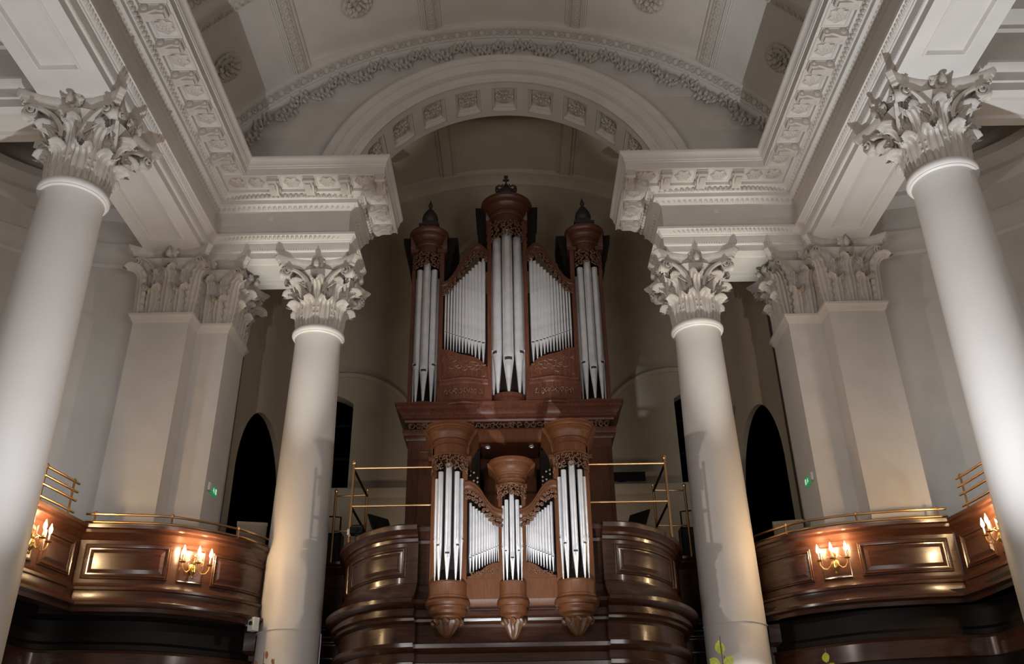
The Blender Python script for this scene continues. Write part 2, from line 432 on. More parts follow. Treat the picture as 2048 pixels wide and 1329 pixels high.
def coffer_mesh():
    mb = MB(); rings = [(.27, .225, 13.158), (.255, .21, 13.135), (.235, .19, 13.135), (.22, .175, 13.158)]
    rows = [[(-a, -.55 - b, z), (a, -.55 - b, z), (a, -.55 + b, z), (-a, -.55 + b, z)] for a, b, z in rings]
    mb.grid(rows, cu=True)
    return mb.mesh('coffer_frame', PL, 20)
COFF = coffer_mesh()
ROS_S = rosette_mesh(.175, .065, 6)
def leaf_band(mb, path, off, z0, z1, step, depth, slant=.04):
    """small repeated leaf tongues along a moulding, real relief"""
    L = path.len; n = max(1, int(L / step)); st = L / n
    for i in range(n):
        s = (i + .5) * st
        q, a = path.at(s); c, sn = cos(a), sin(a)
        def w(u, o, z): return (q.x + c * u + sn * (off + o), q.y + sn * u - c * (off + o), z)
        h = st * .42; zm = (z0 + z1) / 2
        o0, o1 = 0, slant
        vs = [w(-h, o0, z0), w(h, o0, z0), w(h * .9, o1, z1), w(-h * .9, o1, z1), w(0, (o0 + o1) / 2 + depth, zm), w(0, o1 + depth * .5, z1)]
        mb.add(vs, [(0, 1, 4), (1, 2, 4), (2, 5, 4), (5, 3, 4), (3, 0, 4)])
def entablature(name, pts, sgn, mods):
    path = Path(pts if sgn > 0 else pts)
    mb = MB().sweep(pts, [(o * 1, z) for o, z in EP])
    e = struct(name, mb, PL, 30)
    st = MB(); leaf_band(st, path, .10, 11.99, 12.065, .09, .035, .045); leaf_band(st, path, .045, 12.79, 12.86, .11, .03, .05)
    leaf_band(st, path, .03, 11.75, 11.79, .05, .02, .015)
    o = obj('leaf_moulding', st, PLO, e, angle=20); o['kind'] = 'stuff'
    st = MB(); n = int(path.len / .105)
    for i in range(n):
        q, a = path.at((i + .5) * path.len / n, .245); k0 = len(st.v)
        st.add(EGG.v, EGG.f); M = T(q.x, q.y, 13.025) @ RZ(a) @ SC(1.2, 1.2, 1.15)
        st.v[k0:] = [tuple(M @ Vector(p)) for p in st.v[k0:]]
        q, a = path.at((i + 1) * path.len / n, .235)
        st.box(-.007, .007, -.03, .03, -.05, .05, M=T(q.x, q.y, 13.03) @ RZ(a))
    o = obj('egg_and_dart', st, PLO, e); o['kind'] = 'stuff'
    for x, y, a in mods:
        if a is None: continue
        link('modillion', MODI, e, T(x, y, 0) @ RZ(a))
        d = .375
    return e
XS, YE = 6.204, 15.5
def mirror_path(p): return [(-x, y) for x, y in p][::-1]
PL_L = [(-XS, -8), (-XS, YE), (-3.33, YE), (-3.33, 16.92)]
mods = []; rosp = []
for k in range(5):
    x = 2.62 + .75 * k
    if x < 5.1: mods.append((-x, YE, 0))
for k in range(4): rosp.append((-(2.62 + .375 + .75 * k), YE, 0))
for k in range(28):
    y = 14.05 - .75 * k; mods.append((-XS, y, pi / 2)); rosp.append((-XS, y - .375, pi / 2))
rosp.append((-XS, 14.42, pi / 2))
for k in range(3):
    mods.append((-3.33, 15.15 + .75 * k, pi / 2));
for k in range(2): rosp.append((-3.33, 15.52 + .75 * k, pi / 2))
entL = entablature('trim_1', PL_L, 1, mods)
for x, y, a in rosp:
    link('coffer_frame', COFF, entL, T(x, y, 0) @ RZ(a)); link('rosette', ROS_S, entL, T(x, y, 0) @ RZ(a) @ T(0, -.55, 13.157) @ RX(pi))
entR = entablature('trim_2', mirror_path(PL_L), 1, [(-x, y, -a) for x, y, a in mods])
for x, y, a in rosp:
    link('coffer_frame', COFF, entR, T(-x, y, 0) @ RZ(-a)); link('rosette', ROS_S, entR, T(-x, y, 0) @ RZ(-a) @ T(0, -.55, 13.157) @ RX(pi))
# corner pieces: rosettes in the two mitres
for s, e in ((-1, entL), (1, entR)):
    link('rosette', ROS_S, e, T(s * 2.78, 14.95, 13.157) @ RX(pi)); link('rosette', ROS_S, e, T(s * (XS - .56), YE - .56, 13.157) @ RX(pi))

def soffit(mb, x0, x1, y0, y1, z, rec=.06, b=.24):
    """beam underside with one sunk panel"""
    rings = [(0, 0), (b, 0), (b + .015, -.02), (b + .04, -.012), (b + .06, rec), ]
    rows = [[(x0 + i, y0 + i, z + d), (x1 - i, y0 + i, z + d), (x1 - i, y1 - i, z + d), (x0 + i, y1 - i, z + d)] for i, d in rings]
    mb.grid(rows, cu=True); mb.add(rows[-1], [(0, 1, 2, 3)])
n_trim = [3]
def trim(mb, m=PL, angle=30):
    o = struct('trim_%d' % n_trim[0], mb, m, angle); n_trim[0] += 1; return o
OUTP = [(-.2, 11.6), (0, 11.6), (0, 11.76), (.03, 11.78), (.03, 11.96), (.08, 12.0), (.13, 12.08), (.13, 12.13), (0, 12.16), (0, 12.75), (.1, 12.86), (.1, 12.95), (.3, 13.1), (.3, 13.4), (-.2, 13.54)]
for s in (-1, 1):
    mb = MB()
    xa, xb = sorted((s * 6.204, s * 7.38))
    soffit(mb, xa, xb, -8, 10.33, 11.601); soffit(mb, xa, xb, 10.33, 12.1, 11.601, .0, .3); soffit(mb, xa, xb, 12.1, 15.0, 11.601); mb.add([(xa, 15, 11.601), (xb, 15, 11.601), (xb, 16.9, 11.601), (xa, 16.9, 11.601)], [(0, 1, 2, 3)])
    # outer (aisle) face of the beam
    mb.sweep([(s * 7.38, -8), (s * 7.38, 16.9)] if s > 0 else [(s * 7.38, 16.9), (s * 7.38, -8)], OUTP)
    # filling over the beam up to the vault springing
    mb.box(xa, xb, -8, 16.9, 13.3, 13.53)
    trim(mb)
    # return beam over the small column
    mb = MB(); xa, xb = sorted((s * 3.33, s * 6.204))
    soffit(mb, xa, xb, YE, 16.75, 11.602, .06, .22)
    mb.sweep([(s * 3.33, 16.75), (s * 6.2, 16.75)] if s < 0 else [(s * 6.2, 16.75), (s * 3.33, 16.75)], [(0, 11.6), (0, 11.76), (.03, 11.78), (.03, 11.96), (.1, 12.05), (.1, 12.13), (0, 12.16), (0, 13.54)])
    mb.box(xa, xb, YE, 16.9, 13.4, 13.53)
    trim(mb)
    # square white label on the frieze
    o = obj('frieze_plate', MB().box(-.055, .055, -.012, 0, -.055, .055), WHT, None, T(-5.02 if s < 0 else 4.48, YE - .001, 12.6))
    tag(o, ('small square white plate on the frieze left of the organ' if s < 0 else 'small square white plate on the frieze right of the organ'), 'plate')
    # beam crossing the aisle behind the big column
    mb = MB(); xa, xb = sorted((s * 7.38, s * 12.5))
    soffit(mb, xa, xb, 10.86, 11.72, 11.6, .05, .16)
    mb.sweep([(xa, 10.86), (xb, 10.86)], OUTP[1:-1] + [(.3, 14)])
    mb.sweep([(xb, 11.72), (xa, 11.72)], OUTP[1:-1] + [(.3, 14)])
    trim(mb)
    # curved aisle wall with its own entablature
    wp = smooth_path([(s * 7.3, 15.75), (s * 8.2, 15.7), (s * 9.4, 15.35), (s * 10.5, 14.5), (s * 11.2, 13.2), (s * 11.5, 11.8), (s * 11.5, 6)], 6)
    if s < 0: wp = wp[::-1]
    mb = MB().sweep(wp if s < 0 else wp, [(0, 0), (0, 14.2)], caps=False)
    # right of travel must face the nave
    w = struct('wall_left' if s < 0 else 'wall_right', mb, PL)
    obj('wall_cornice', MB().sweep(wp, [(0, 11.55), (.05, 11.6), (.05, 11.85), (.08, 11.9), (.08, 12.1), (.02, 12.14), (.02, 12.7), (.2, 12.9), (.2, 13.0), (.45, 13.15), (.45, 13.35), (0, 13.5)], caps=False), PL, w)
    # aisle ceiling
    o = obj('ceiling_aisle', MB().box(*sorted((s * 7.3, s * 12.5)), 4, 16.9, 14.0, 14.1), PL); o['kind'] = 'structure'

# ------------------------------------------------------------------ vault
ZC, RV = 9.72, 8.15
AV = radians(62)
vb = MB()
vb.arc([(RV, -8), (RV, 15.1)], ZC, -AV, AV, 96)
vb.arc([(RV + .15, -8), (RV + .15, 15.1)], ZC, -AV, AV, 40)
ceil = struct('ceiling', vb, PL, 40)
def tband(y1, back=False):
    """transverse band; its far edge lies at y1"""
    mb = MB(); w = .45
    pr = [(RV + .02, y1 - w - .06), (RV - .08, y1 - w - .04), (RV - .10, y1 - w), (RV - .10, y1 - w + .03), (RV - .17, y1 - .20), (RV - .19, y1 - .18), (RV - .19, y1 - .15), (RV - .21, y1 - .13), (RV - .25, y1 - .05), (RV - .25, y1)]
    if back: pr += [(RV - .25, y1 + .05), (RV - .21, y1 + .13), (RV - .19, y1 + .18), (RV - .10, y1 + w - .03), (RV - .10, y1 + w), (RV + .02, y1 + w + .06)]
    mb.arc(pr, ZC, -AV, AV, 96)
    o = obj('transverse_band', mb, PL, ceil, angle=30)
    # guilloche: rings and buds
    ring = MB(); N = 118
    for rr, yy in ((RV - .135, y1 - .31),) + (((RV - .135, y1 + .31),) if back else ()):
        for i in range(N):
            a = -AV + (i + .5) * 2 * AV / N; c = Vector((rr * sin(a), yy, ZC + rr * cos(a))); tdir = Vector((cos(a), 0, -sin(a))); rad = Vector((sin(a), 0, cos(a)))
            k = 9; pts = [c + tdir * .07 * cos(2 * pi * j / k) + Vector((0, .085, 0)) * sin(2 * pi * j / k) - rad * (.015 + .02 * (sin(2 * pi * j / k)) * (1 if yy < y1 else -1)) for j in range(k)]
            ring.tube(pts, .017, 5, closed=True)
            if i % 2 == 0: ring.tube([c - rad * .0, c - rad * .05], [.035, .012], 6)
    r = obj('guilloche', ring, PLO, o); r['kind'] = 'stuff'
tband(15.55); tband(12.25, True); tband(8.6, True)
# longitudinal ribs with overlapping disc ornament
DISC = MB().lathe([(.105, 0), (.105, .018), (.09, .034), (.06, .036), (.05, .028), (.03, .03), (.018, .045), (.004, .05)], n=20).mesh('guilloche_disc', PLO, 40)
BUDS = MB().lathe([(.022, 0), (.022, .02), (.004, .035)], n=6).mesh('bud', PLO)
def rib(adeg, y0, y1, discs=True, parent=None):
    a = radians(adeg); h = radians(1.67)
    pr = [(-1, .0), (-1, .045), (-.86, .055), (-.8, .03), (-.66, .03), (-.62, .075), (-.52, .085), (-.48, .05), (.48, .05), (.52, .085), (.62, .075), (.66, .03), (.8, .03), (.86, .055), (1, .045), (1, 0)]
    rows = [[((RV - d) * sin(a + h * u), y, ZC + (RV - d) * cos(a + h * u)) for u, d in pr] for y in (y0, y1)]
    o = obj('rib', MB().grid(rows), PL, parent or ceil, angle=25)
    if discs:
        n = int((y1 - y0) / .165); 
        for i in range(n):
            y = y1 - .1 - i * .165; r = RV - .052
            M = T(r * sin(a), y, ZC + r * cos(a)) @ RY(a) @ RX(pi)
            link('guilloche_disc', DISC, o, M @ RX(-.12))
    return o
for ad in (-57.4, -34.7, -12, 12, 34.7, 57.4):
    rib(ad, 12.74, 15.06); rib(ad, 9.1, 11.76)
BOSS = foliage_boss(.31, .2)
for ad in (-46, -23.4, 0, 23.4, 46):
    for y in (13.85, 10.4):
        if ad == 0: continue
        a = radians(ad); link('vault_rosette', BOSS, ceil, T(RV * sin(a), y, ZC + RV * cos(a)) @ RY(a) @ RX(pi))
# ------------------------------------------------------------------ lunette wall and arch
AZ, AR = 12.75, 3.5
mb = MB(); n = 160; lo = []; hi = []
for i in range(n + 1):
    x = -7.3 + 14.6 * i / n
    zt = ZC + sqrt(max(0, (RV + .05) ** 2 - x * x)); zb = 13.3
    if abs(x) < 3.8: zb = max(zb, AZ + sqrt(max(0, 3.8 ** 2 - x * x)))
    lo.append((x, 15.56, zb)); hi.append((x, 15.56, zt))
mb.grid([lo, hi])
lun = struct('wall_front', mb, PL)
mb = MB(); A2 = radians(84)
mb.arc([(3.52, 15.56), (3.5, 15.42), (3.50, 15.36), (3.62, 15.35), (3.63, 15.32), (3.69, 15.31), (3.76, 15.335), (3.86, 15.34), (3.94, 15.30), (4.0, 15.28), (4.01, 15.25), (4.04, 15.25), (4.15, 15.20), (4.19, 15.20), (4.19, 15.56)], AZ + .02, -A2, A2, 96)
obj('archivolt', mb, PL, lun, angle=22)
# garland of acanthus along the lunette edge
def scroll_leaf_mesh():
    mb = MB(); rnd = random.Random(3)
    # a curling stem with side lobes, about .55 long
    st = [(-.28 + .56 * t, .09 * sin(t * 2 * pi), .03) for t in [k / 12 for k in range(13)]]
    mb.tube(st, [.03 - .012 * k / 12 for k in range(13)], 6)
    sp = []
    for k in range(22):
        a = k / 21 * 3.2 * pi; r = .10 * (1 - .8 * k / 21); sp.append((.12 + r * cos(a + 2.2), -.03 + r * sin(a + 2.2), .045))
    mb.tube(sp, [.022 - .012 * k / 21 for k in range(22)], 6)
    for k in range(9):
        t = k / 8; bx = -.24 + .46 * t; by = .09 * sin((bx + .28) / .56 * 2 * pi); sd = 1 if k % 2 else -1
        ang = (pi / 2 - .5) * sd; L = .13 * (1 - .3 * t); rows = []
        for i in range(5):
            u = i / 4; wv = .045 * sin(pi * (.15 + .8 * u)); cx = bx + L * u * cos(ang); cy = by + L * u * sin(ang)
            rows.append([(cx - wv * sin(ang) * q, cy + wv * cos(ang) * q, .03 + .055 * sin(pi * u * .8) * (1 - .5 * q * q)) for q in (-1, -.4, 0, .4, 1)])
        mb.grid(rows)
    return mb.mesh('acanthus_scroll', PLO, 60)
SCR = scroll_leaf_mesh()
na = 30; span = radians(56)
for i in range(na):
    a = -span + (i + .5) * 2 * span / na; r = 7.70
    flip = SC(-1, 1, 1) if a > 0 else SC(1, 1, 1)
    link('acanthus_scroll', SCR, lun, T(r * sin(a), 15.555, ZC + r * cos(a)) @ RY(a) @ RX(pi / 2) @ flip @ SC(.95, 1.5 * (1 if i % 2 else -1), 2.0))
# coffered soffit of the arch
mb = MB(); da = radians(14.1); hw = radians(4.9); NA = 6
mb.arc([(3.5, 15.38), (3.5, 15.55)], AZ, -A2, A2, 80); mb.arc([(3.5, 16.33), (3.5, 16.5)], AZ, -A2, A2, 80)
for k in range(-NA, NA):
    a0 = k * da + hw; a1 = (k + 1) * da - hw; mb.arc([(3.5, 15.55), (3.5, 16.33)], AZ, a0, a1, 4)
mb.arc([(3.5, 16.5), (3.62, 16.5), (4.5, 16.5)], AZ, -A2, A2, 60)
sof = obj('arch_soffit', mb, PL, lun, angle=30)
cm = MB(); w = 3.5 * sin(hw) * 1.0; rows = []
for q, d in ((1, 0), (.93, .02), (.9, .02), (.86, .05), (.8, .05), (.74, .12)):
    rows.append([(-w * q, -.39 * q, d), (w * q, -.39 * q, d), (w * q, .39 * q, d), (-w * q, .39 * q, d)])
cm.grid(rows, cu=True); cm.add(rows[-1], [(0, 1, 2, 3)])
CMESH = cm.mesh('coffer', PL, 20); ROS_B = foliage_boss(.20, .10, 'coffer_rosette')
for k in range(-5, 6):
    a = k * da; M = T(3.5 * sin(a), 15.94, AZ + 3.5 * cos(a)) @ RY(a)
    c = link('coffer', CMESH, sof, M)
    link('coffer_rosette', ROS_B, sof, M @ T(0, 0, .12) @ RX(pi))

# ------------------------------------------------------------------ organ chamber
YB = 21.1
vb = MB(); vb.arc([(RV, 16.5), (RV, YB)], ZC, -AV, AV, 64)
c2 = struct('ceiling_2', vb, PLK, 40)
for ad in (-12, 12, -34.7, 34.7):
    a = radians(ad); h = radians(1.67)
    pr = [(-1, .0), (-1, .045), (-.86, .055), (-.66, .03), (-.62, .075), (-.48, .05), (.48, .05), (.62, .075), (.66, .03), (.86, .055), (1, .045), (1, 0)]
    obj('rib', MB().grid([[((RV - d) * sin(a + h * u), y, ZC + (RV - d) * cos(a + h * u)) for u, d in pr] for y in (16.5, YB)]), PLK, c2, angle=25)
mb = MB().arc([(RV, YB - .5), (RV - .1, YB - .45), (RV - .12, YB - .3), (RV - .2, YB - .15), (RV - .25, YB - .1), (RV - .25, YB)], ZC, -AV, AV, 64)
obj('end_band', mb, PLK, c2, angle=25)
def wall_cells(mb, us, zs, holes, f):
    for u0, u1 in zip(us, us[1:]):
        for z0, z1 in zip(zs, zs[1:]):
            uc, zc_ = (u0 + u1) / 2, (z0 + z1) / 2
            if any(h[0] < uc < h[1] and h[2] < zc_ < h[3] for h in holes): continue
            mb.add([f(u0, z0, 0), f(u1, z0, 0), f(u1, z1, 0), f(u0, z1, 0)], [(0, 1, 2, 3)])
def arch_open(mb, u0, u1, z0, zs, rise, f, depth, n=20):
    """spandrels above the springing and the reveals of an arched opening"""
    c = (u0 + u1) / 2; hwid = (u1 - u0) / 2; zt = zs + rise; top = [(u0, zt)] ; arcp = []
    R_ = (hwid ** 2 + rise ** 2) / (2 * rise); zc_ = zt - R_; A = math.asin(min(1, hwid / R_)) if rise < hwid else pi / 2
    for i in range(n + 1):
        a = -A + 2 * A * i / n; arcp.append((c + R_ * sin(a), zc_ + R_ * cos(a)))
    mb.grid([[f(u, z, 0) for u, z in arcp], [f(u, zt, 0) for u, z in arcp]])
    outl = [(u0, z0)] + arcp + [(u1, z0)]
    mb.grid([[f(u, z, 0) for u, z in outl], [f(u, z, depth) for u, z in outl]])
    return outl
# back wall with two segmental-headed windows
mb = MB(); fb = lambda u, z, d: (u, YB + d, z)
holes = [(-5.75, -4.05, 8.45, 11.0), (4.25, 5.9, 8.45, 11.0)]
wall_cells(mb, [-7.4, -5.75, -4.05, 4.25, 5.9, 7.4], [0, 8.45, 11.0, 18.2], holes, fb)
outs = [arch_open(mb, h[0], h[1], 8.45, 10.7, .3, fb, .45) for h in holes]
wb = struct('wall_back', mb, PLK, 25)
for i, (h, ol) in enumerate(zip(holes, outs)):
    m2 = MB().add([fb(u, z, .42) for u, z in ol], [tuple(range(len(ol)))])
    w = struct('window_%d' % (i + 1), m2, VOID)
    fr = MB(); c = (h[0] + h[1]) / 2
    fr.box(c - .03, c + .03, YB + .36, YB + .42, 8.45, 10.98); fr.box(h[0], h[1], YB + .36, YB + .42, 9.3, 9.36); fr.box(h[0], h[1], YB + .36, YB + .42, 10.2, 10.26)
    obj('window_frame', fr, BLK, w)
# relief arches and dado cornice on the back wall
for s in (-1, 1):
    cx = s * 4.3; mb = MB()
    mb.arc([(2.0, YB), (2.0, YB - .07), (2.1, YB - .09), (2.16, YB - .05), (2.16, YB)], 9.45, -pi / 2, pi / 2, 48, xc=cx)
    obj('relief_arch', mb, PLK, wb, angle=25)
mb = MB().sweep([(-5.9, YB), (5.9, YB)], [(0, 8.0), (.03, 8.02), (.05, 8.08), (.05, 8.16), (.1, 8.2), (.16, 8.3), (.17, 8.38), (.02, 8.4)])
obj('dado_cornice', mb, PLK, wb, angle=25)
# side walls of the chamber with the dark archways
for s in (-1, 1):
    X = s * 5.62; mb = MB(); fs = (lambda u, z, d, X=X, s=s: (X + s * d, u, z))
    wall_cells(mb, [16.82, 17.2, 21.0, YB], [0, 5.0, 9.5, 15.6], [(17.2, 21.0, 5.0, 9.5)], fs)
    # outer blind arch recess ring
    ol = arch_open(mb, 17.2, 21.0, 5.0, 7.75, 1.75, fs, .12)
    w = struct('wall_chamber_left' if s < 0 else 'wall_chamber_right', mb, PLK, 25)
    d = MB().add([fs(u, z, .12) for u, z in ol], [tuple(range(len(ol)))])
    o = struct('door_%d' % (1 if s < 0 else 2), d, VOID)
# floor and the galleries' undersides
fl = struct('floor', MB().box(-13, 13, -9, 22, -.1, 0), FLR)
nb = MB().box(-2.1, 2.1, 14.9, 16.3, 4.35, 4.5).box(-2.8, 2.8, 16.3, 17.25, 4.35, 4.5).box(-5.6, 5.6, 17.25, YB, 4.35, 4.5)
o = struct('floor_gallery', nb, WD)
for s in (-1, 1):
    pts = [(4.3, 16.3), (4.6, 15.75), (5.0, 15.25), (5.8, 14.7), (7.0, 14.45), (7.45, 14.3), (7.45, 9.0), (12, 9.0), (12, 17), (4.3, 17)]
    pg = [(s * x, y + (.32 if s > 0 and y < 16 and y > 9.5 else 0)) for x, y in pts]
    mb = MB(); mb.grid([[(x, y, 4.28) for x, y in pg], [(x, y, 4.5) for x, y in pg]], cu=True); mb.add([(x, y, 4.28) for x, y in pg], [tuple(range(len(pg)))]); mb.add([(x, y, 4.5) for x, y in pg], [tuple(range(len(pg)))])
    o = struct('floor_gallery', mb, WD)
    # dark soffit beams and brackets under the gallery
    mb = MB()
    mb.sweep([(s * 4.6, 16.6), (s * 8.0, 16.2)] if s > 0 else [(s * 8.0, 16.2), (s * 4.6, 16.6)], [(0, 3.55), (.04, 3.58), (.04, 3.9), (.1, 3.98), (.1, 4.28), (0, 4.28)])
    o = struct('trim_%d' % n_trim[0], mb, WG); n_trim[0] += 1
    # pale lower wall; near-black sheet above paints the shade under the gallery
    wp = smooth_path([(s * 4.45, 17.0), (s * 4.75, 16.5), (s * 5.2, 15.9), (s * 5.9, 15.25), (s * 6.9, 14.95), (s * 7.7, 14.8), (s * 7.85, 13.6), (s * 8.1, 9.0)], 5)
    if s < 0: wp = wp[::-1]
    o = struct('wall_under_left' if s < 0 else 'wall_under_right', MB().sweep(wp, [(0, 0), (0, 3.12), (.06, 3.15), (.06, 3.2), (0, 3.22)], caps=False), PLC)
    obj('wood_band', MB().sweep(wp, [(.0, 3.46), (.06, 3.49), (.06, 3.76), (.09, 3.80), (.0, 3.83)], caps=False), WG, o)
    obj('shade_panel', MB().sweep(wp, [(-.02, 3.2), (-.02, 3.3), (.02, 3.34), (.02, 3.9), (-.02, 3.95), (-.02, 4.3)], caps=False), WD, o)
o = struct('wall_under_organ', MB().box(-2.9, 2.9, 16.6, 16.7, 0, 4.35), WD)

# ------------------------------------------------------------------ galleries
RINGS = [(0, -.004), (0, .014), (.012, .026), (.03, .02), (.04, .034), (.055, .03), (.07, .008), (.09, .006), (.15, .022)]
RINGS_S = [(0, -.004), (0, .012), (.012, .02), (.03, .01), (.04, .012)]
GPROF = [(-.12, 4.28), (.10, 4.28), (.12, 4.34), (.20, 4.37), (.20, 4.41), (.11, 4.44), (.07, 4.52), (.07, 4.60), (.09, 4.62), (.09, 4.66), (.03, 4.69), (.0, 4.75), (0, 5.42), (.02, 5.44), (.05, 5.50), (.09, 5.53), (.09, 5.58), (.13, 5.60), (.14, 5.65), (.10, 5.67), (-.12, 5.67)]
def gallery(name, label, pts, panels, prof=GPROF, z0=4.80, z1=5.36, smooth=True, matx=WG, parent=None):
    pp = smooth_path(pts, 5) if smooth else pts
    t = thing(name, label, 'balcony')
    obj('parapet', MB().sweep(pp, prof), matx, t, angle=28)
    P_ = Path(pp)
    for s0, s1, kind in panels:
        obj('panel', panel(P_, s0 * P_.len, s1 * P_.len, z0, z1, RINGS if kind else RINGS_S, 10), matx, t, angle=20)
    return t, P_
def rail(t, P_, offs, zs, s0, s1, posts, ztop, zbot=5.66, r=.022):
    n = 24
    for z in zs:
        obj('rail', MB().tube([(*P_.at(P_.len * (s0 + (s1 - s0) * k / n), offs)[0], z) for k in range(n + 1)], r, 8), BR, t)
    for f in posts:
        q, _ = P_.at(P_.len * f, offs)
        obj('post', MB().tube([(q.x, q.y, zbot - .02), (q.x, q.y, ztop)], r * .85, 8).lathe([(.03, ztop - .03), (.035, ztop), (.01, ztop + .03)], (q.x, q.y), 8), BR, t)
# left curved section (travel from left to right so that the nave is on the right hand)
GL = [(-6.99, 14.24), (-6.36, 14.34), (-5.73, 14.48), (-5.26, 14.80), (-4.93, 15.15), (-4.62, 15.58), (-4.36, 16.25)]
GR = [(4.42, 16.75), (4.72, 16.05), (5.12, 15.50), (5.79, 15.10), (6.65, 14.87), (7.44, 14.78)]
g1, P1 = gallery('gallery_balcony', 'curved polished wood balcony left of the organ, three-light sconce in its middle', GL, [(.03, .40, 1), (.44, .56, 0), (.60, .95, 1)])
g2, P2 = gallery('gallery_balcony', 'curved polished wood balcony right of the organ, three-light sconce in its middle', GR, [(.05, .40, 1), (.44, .56, 0), (.60, .97, 1)])
g3, P3 = gallery('gallery_balcony', 'side balcony at the far left edge of the photo, half behind the big column', [(-7.75, 9.6), (-7.42, 11.0), (-7.22, 12.4), (-7.08, 13.3), (-6.98, 14.22)], [(.04, .30, 1), (.34, .64, 1), (.67, .76, 0), (.79, .97, 1)])
g4, P4 = gallery('gallery_balcony', 'side balcony at the far right edge of the photo, half behind the big column', [(7.46, 14.76), (7.55, 14.05), (7.60, 13.3), (7.75, 12.2), (8.1, 10.2)], [(.03, .22, 1), (.25, .34, 0), (.37, .66, 1), (.70, .97, 1)])
r1 = thing('balcony_rail', 'low brass rail of two bars on the curved balcony left of the organ', 'railing')
rail(r1, P1, -.02, (5.73, 5.86), .0, 1.0, (.04, .38, .72, .98), 5.88)
r2 = thing('balcony_rail', 'low brass rail of two bars on the curved balcony right of the organ', 'railing')
rail(r2, P2, -.02, (5.73, 5.86), .0, 1.0, (.02, .3, .62, .96), 5.88)
r3 = thing('balcony_rail', 'brass rail of four bars on the side balcony at the far left edge', 'railing')
rail(r3, P3, -.02, (5.78, 5.97, 6.11, 6.25), .02, .93, (.1, .35, .6, .74, .90), 6.27)
r4 = thing('balcony_rail', 'brass rail of four bars on the side balcony at the far right edge', 'railing')
rail(r4, P4, -.02, (5.78, 5.97, 6.11, 6.25), .08, .98, (.11, .30, .55, .8, .95), 6.27)
# organ balcony: straight centre and two bowed ends
CPROF = [(-.12, 2.6), (.02, 2.6), (.02, 3.02), (.07, 3.05), (.07, 3.12), (.03, 3.15), (.03, 3.34), (.05, 3.36), (.10, 3.42), (.11, 3.48), (.05, 3.50), (.05, 3.62), (.08, 3.64), (.14, 3.70), (.15, 3.76), (.05, 3.78), (.03, 4.02), (.05, 4.06), (.12, 4.10), (.13, 4.14), (.19, 4.17), (.19, 4.24), (.15, 4.25), (.15, 4.28), (.25, 4.32), (.30, 4.36), (.30, 4.42), (.24, 4.44), (.20, 4.45), (.13, 4.52), (.07, 4.60), (.04, 4.66), (.04, 4.69), (0, 4.71), (0, 5.36), (.02, 5.38), (.03, 5.43), (.06, 5.45), (.06, 5.49), (.10, 5.54), (.13, 5.56), (.14, 5.63), (.10, 5.66), (-.12, 5.66)]
gc = thing('organ_balcony', 'central bowed balcony of polished wood under the organ', 'balcony')
obj('parapet', MB().sweep([(-1.6, 14.72), (1.6, 14.72)], CPROF), WG, gc, angle=28)
for s in (-1, 1):
    pp = smooth_path([(1.52, 14.56), (1.9, 14.63), (2.3, 14.9), (2.68, 15.42), (2.98, 16.15), (3.14, 17.0)], 6)
    pp = [(s * x, y) for x, y in pp]
    if s < 0: pp = pp[::-1]
    b = obj('parapet', MB().sweep(pp, CPROF), WG, gc, angle=28); Q = Path(pp)
    a, c, d, e = (.06, .56, .62, .93) if s > 0 else (.44, .94, .07, .38)
    for u0, u1 in ((a, c), (d, e)): obj('panel', panel(Q, u0 * Q.len, u1 * Q.len, 4.80, 5.30, RINGS, 10), WG, b, angle=20)
GLINT = (3.87, 4.10, 4.15, 4.24, 4.37, 4.43); GLINTM = mat('highlight_metal', (.85, .86, .9), .2, metal=1)  # bright metal bars standing in for highlights on glossy wood mouldings
# short straight fronts joining the organ balcony to the columns
for s in (-1, 1):
    t = thing('parapet_front', 'short dark panelled parapet between the organ balcony and the %s column' % ('left' if s < 0 else 'right'), 'parapet')
    pp = [(s * 3.1, 17.1), (s * 4.6, 17.1)] if s > 0 else [(s * 4.6, 17.1), (s * 3.1, 17.1)]
    obj('parapet', MB().sweep(pp, GPROF), WG, t, angle=28); Q = Path(pp)
    obj('panel', panel(Q, .3, Q.len - .5, 4.80, 5.36, RINGS_S, 2), WG, t, angle=20)
    obj('lower_board', MB().box(*sorted((s * 2.9, s * 4.6)), 17.08, 17.2, 0, 4.4), WG, t)
    for k, z in enumerate(GLINT):
        obj('moulding_highlight', MB().tube([(s * 2.95, 16.80, z), (s * 3.8, 16.80, z)], .016, 8), GLINTM, t)

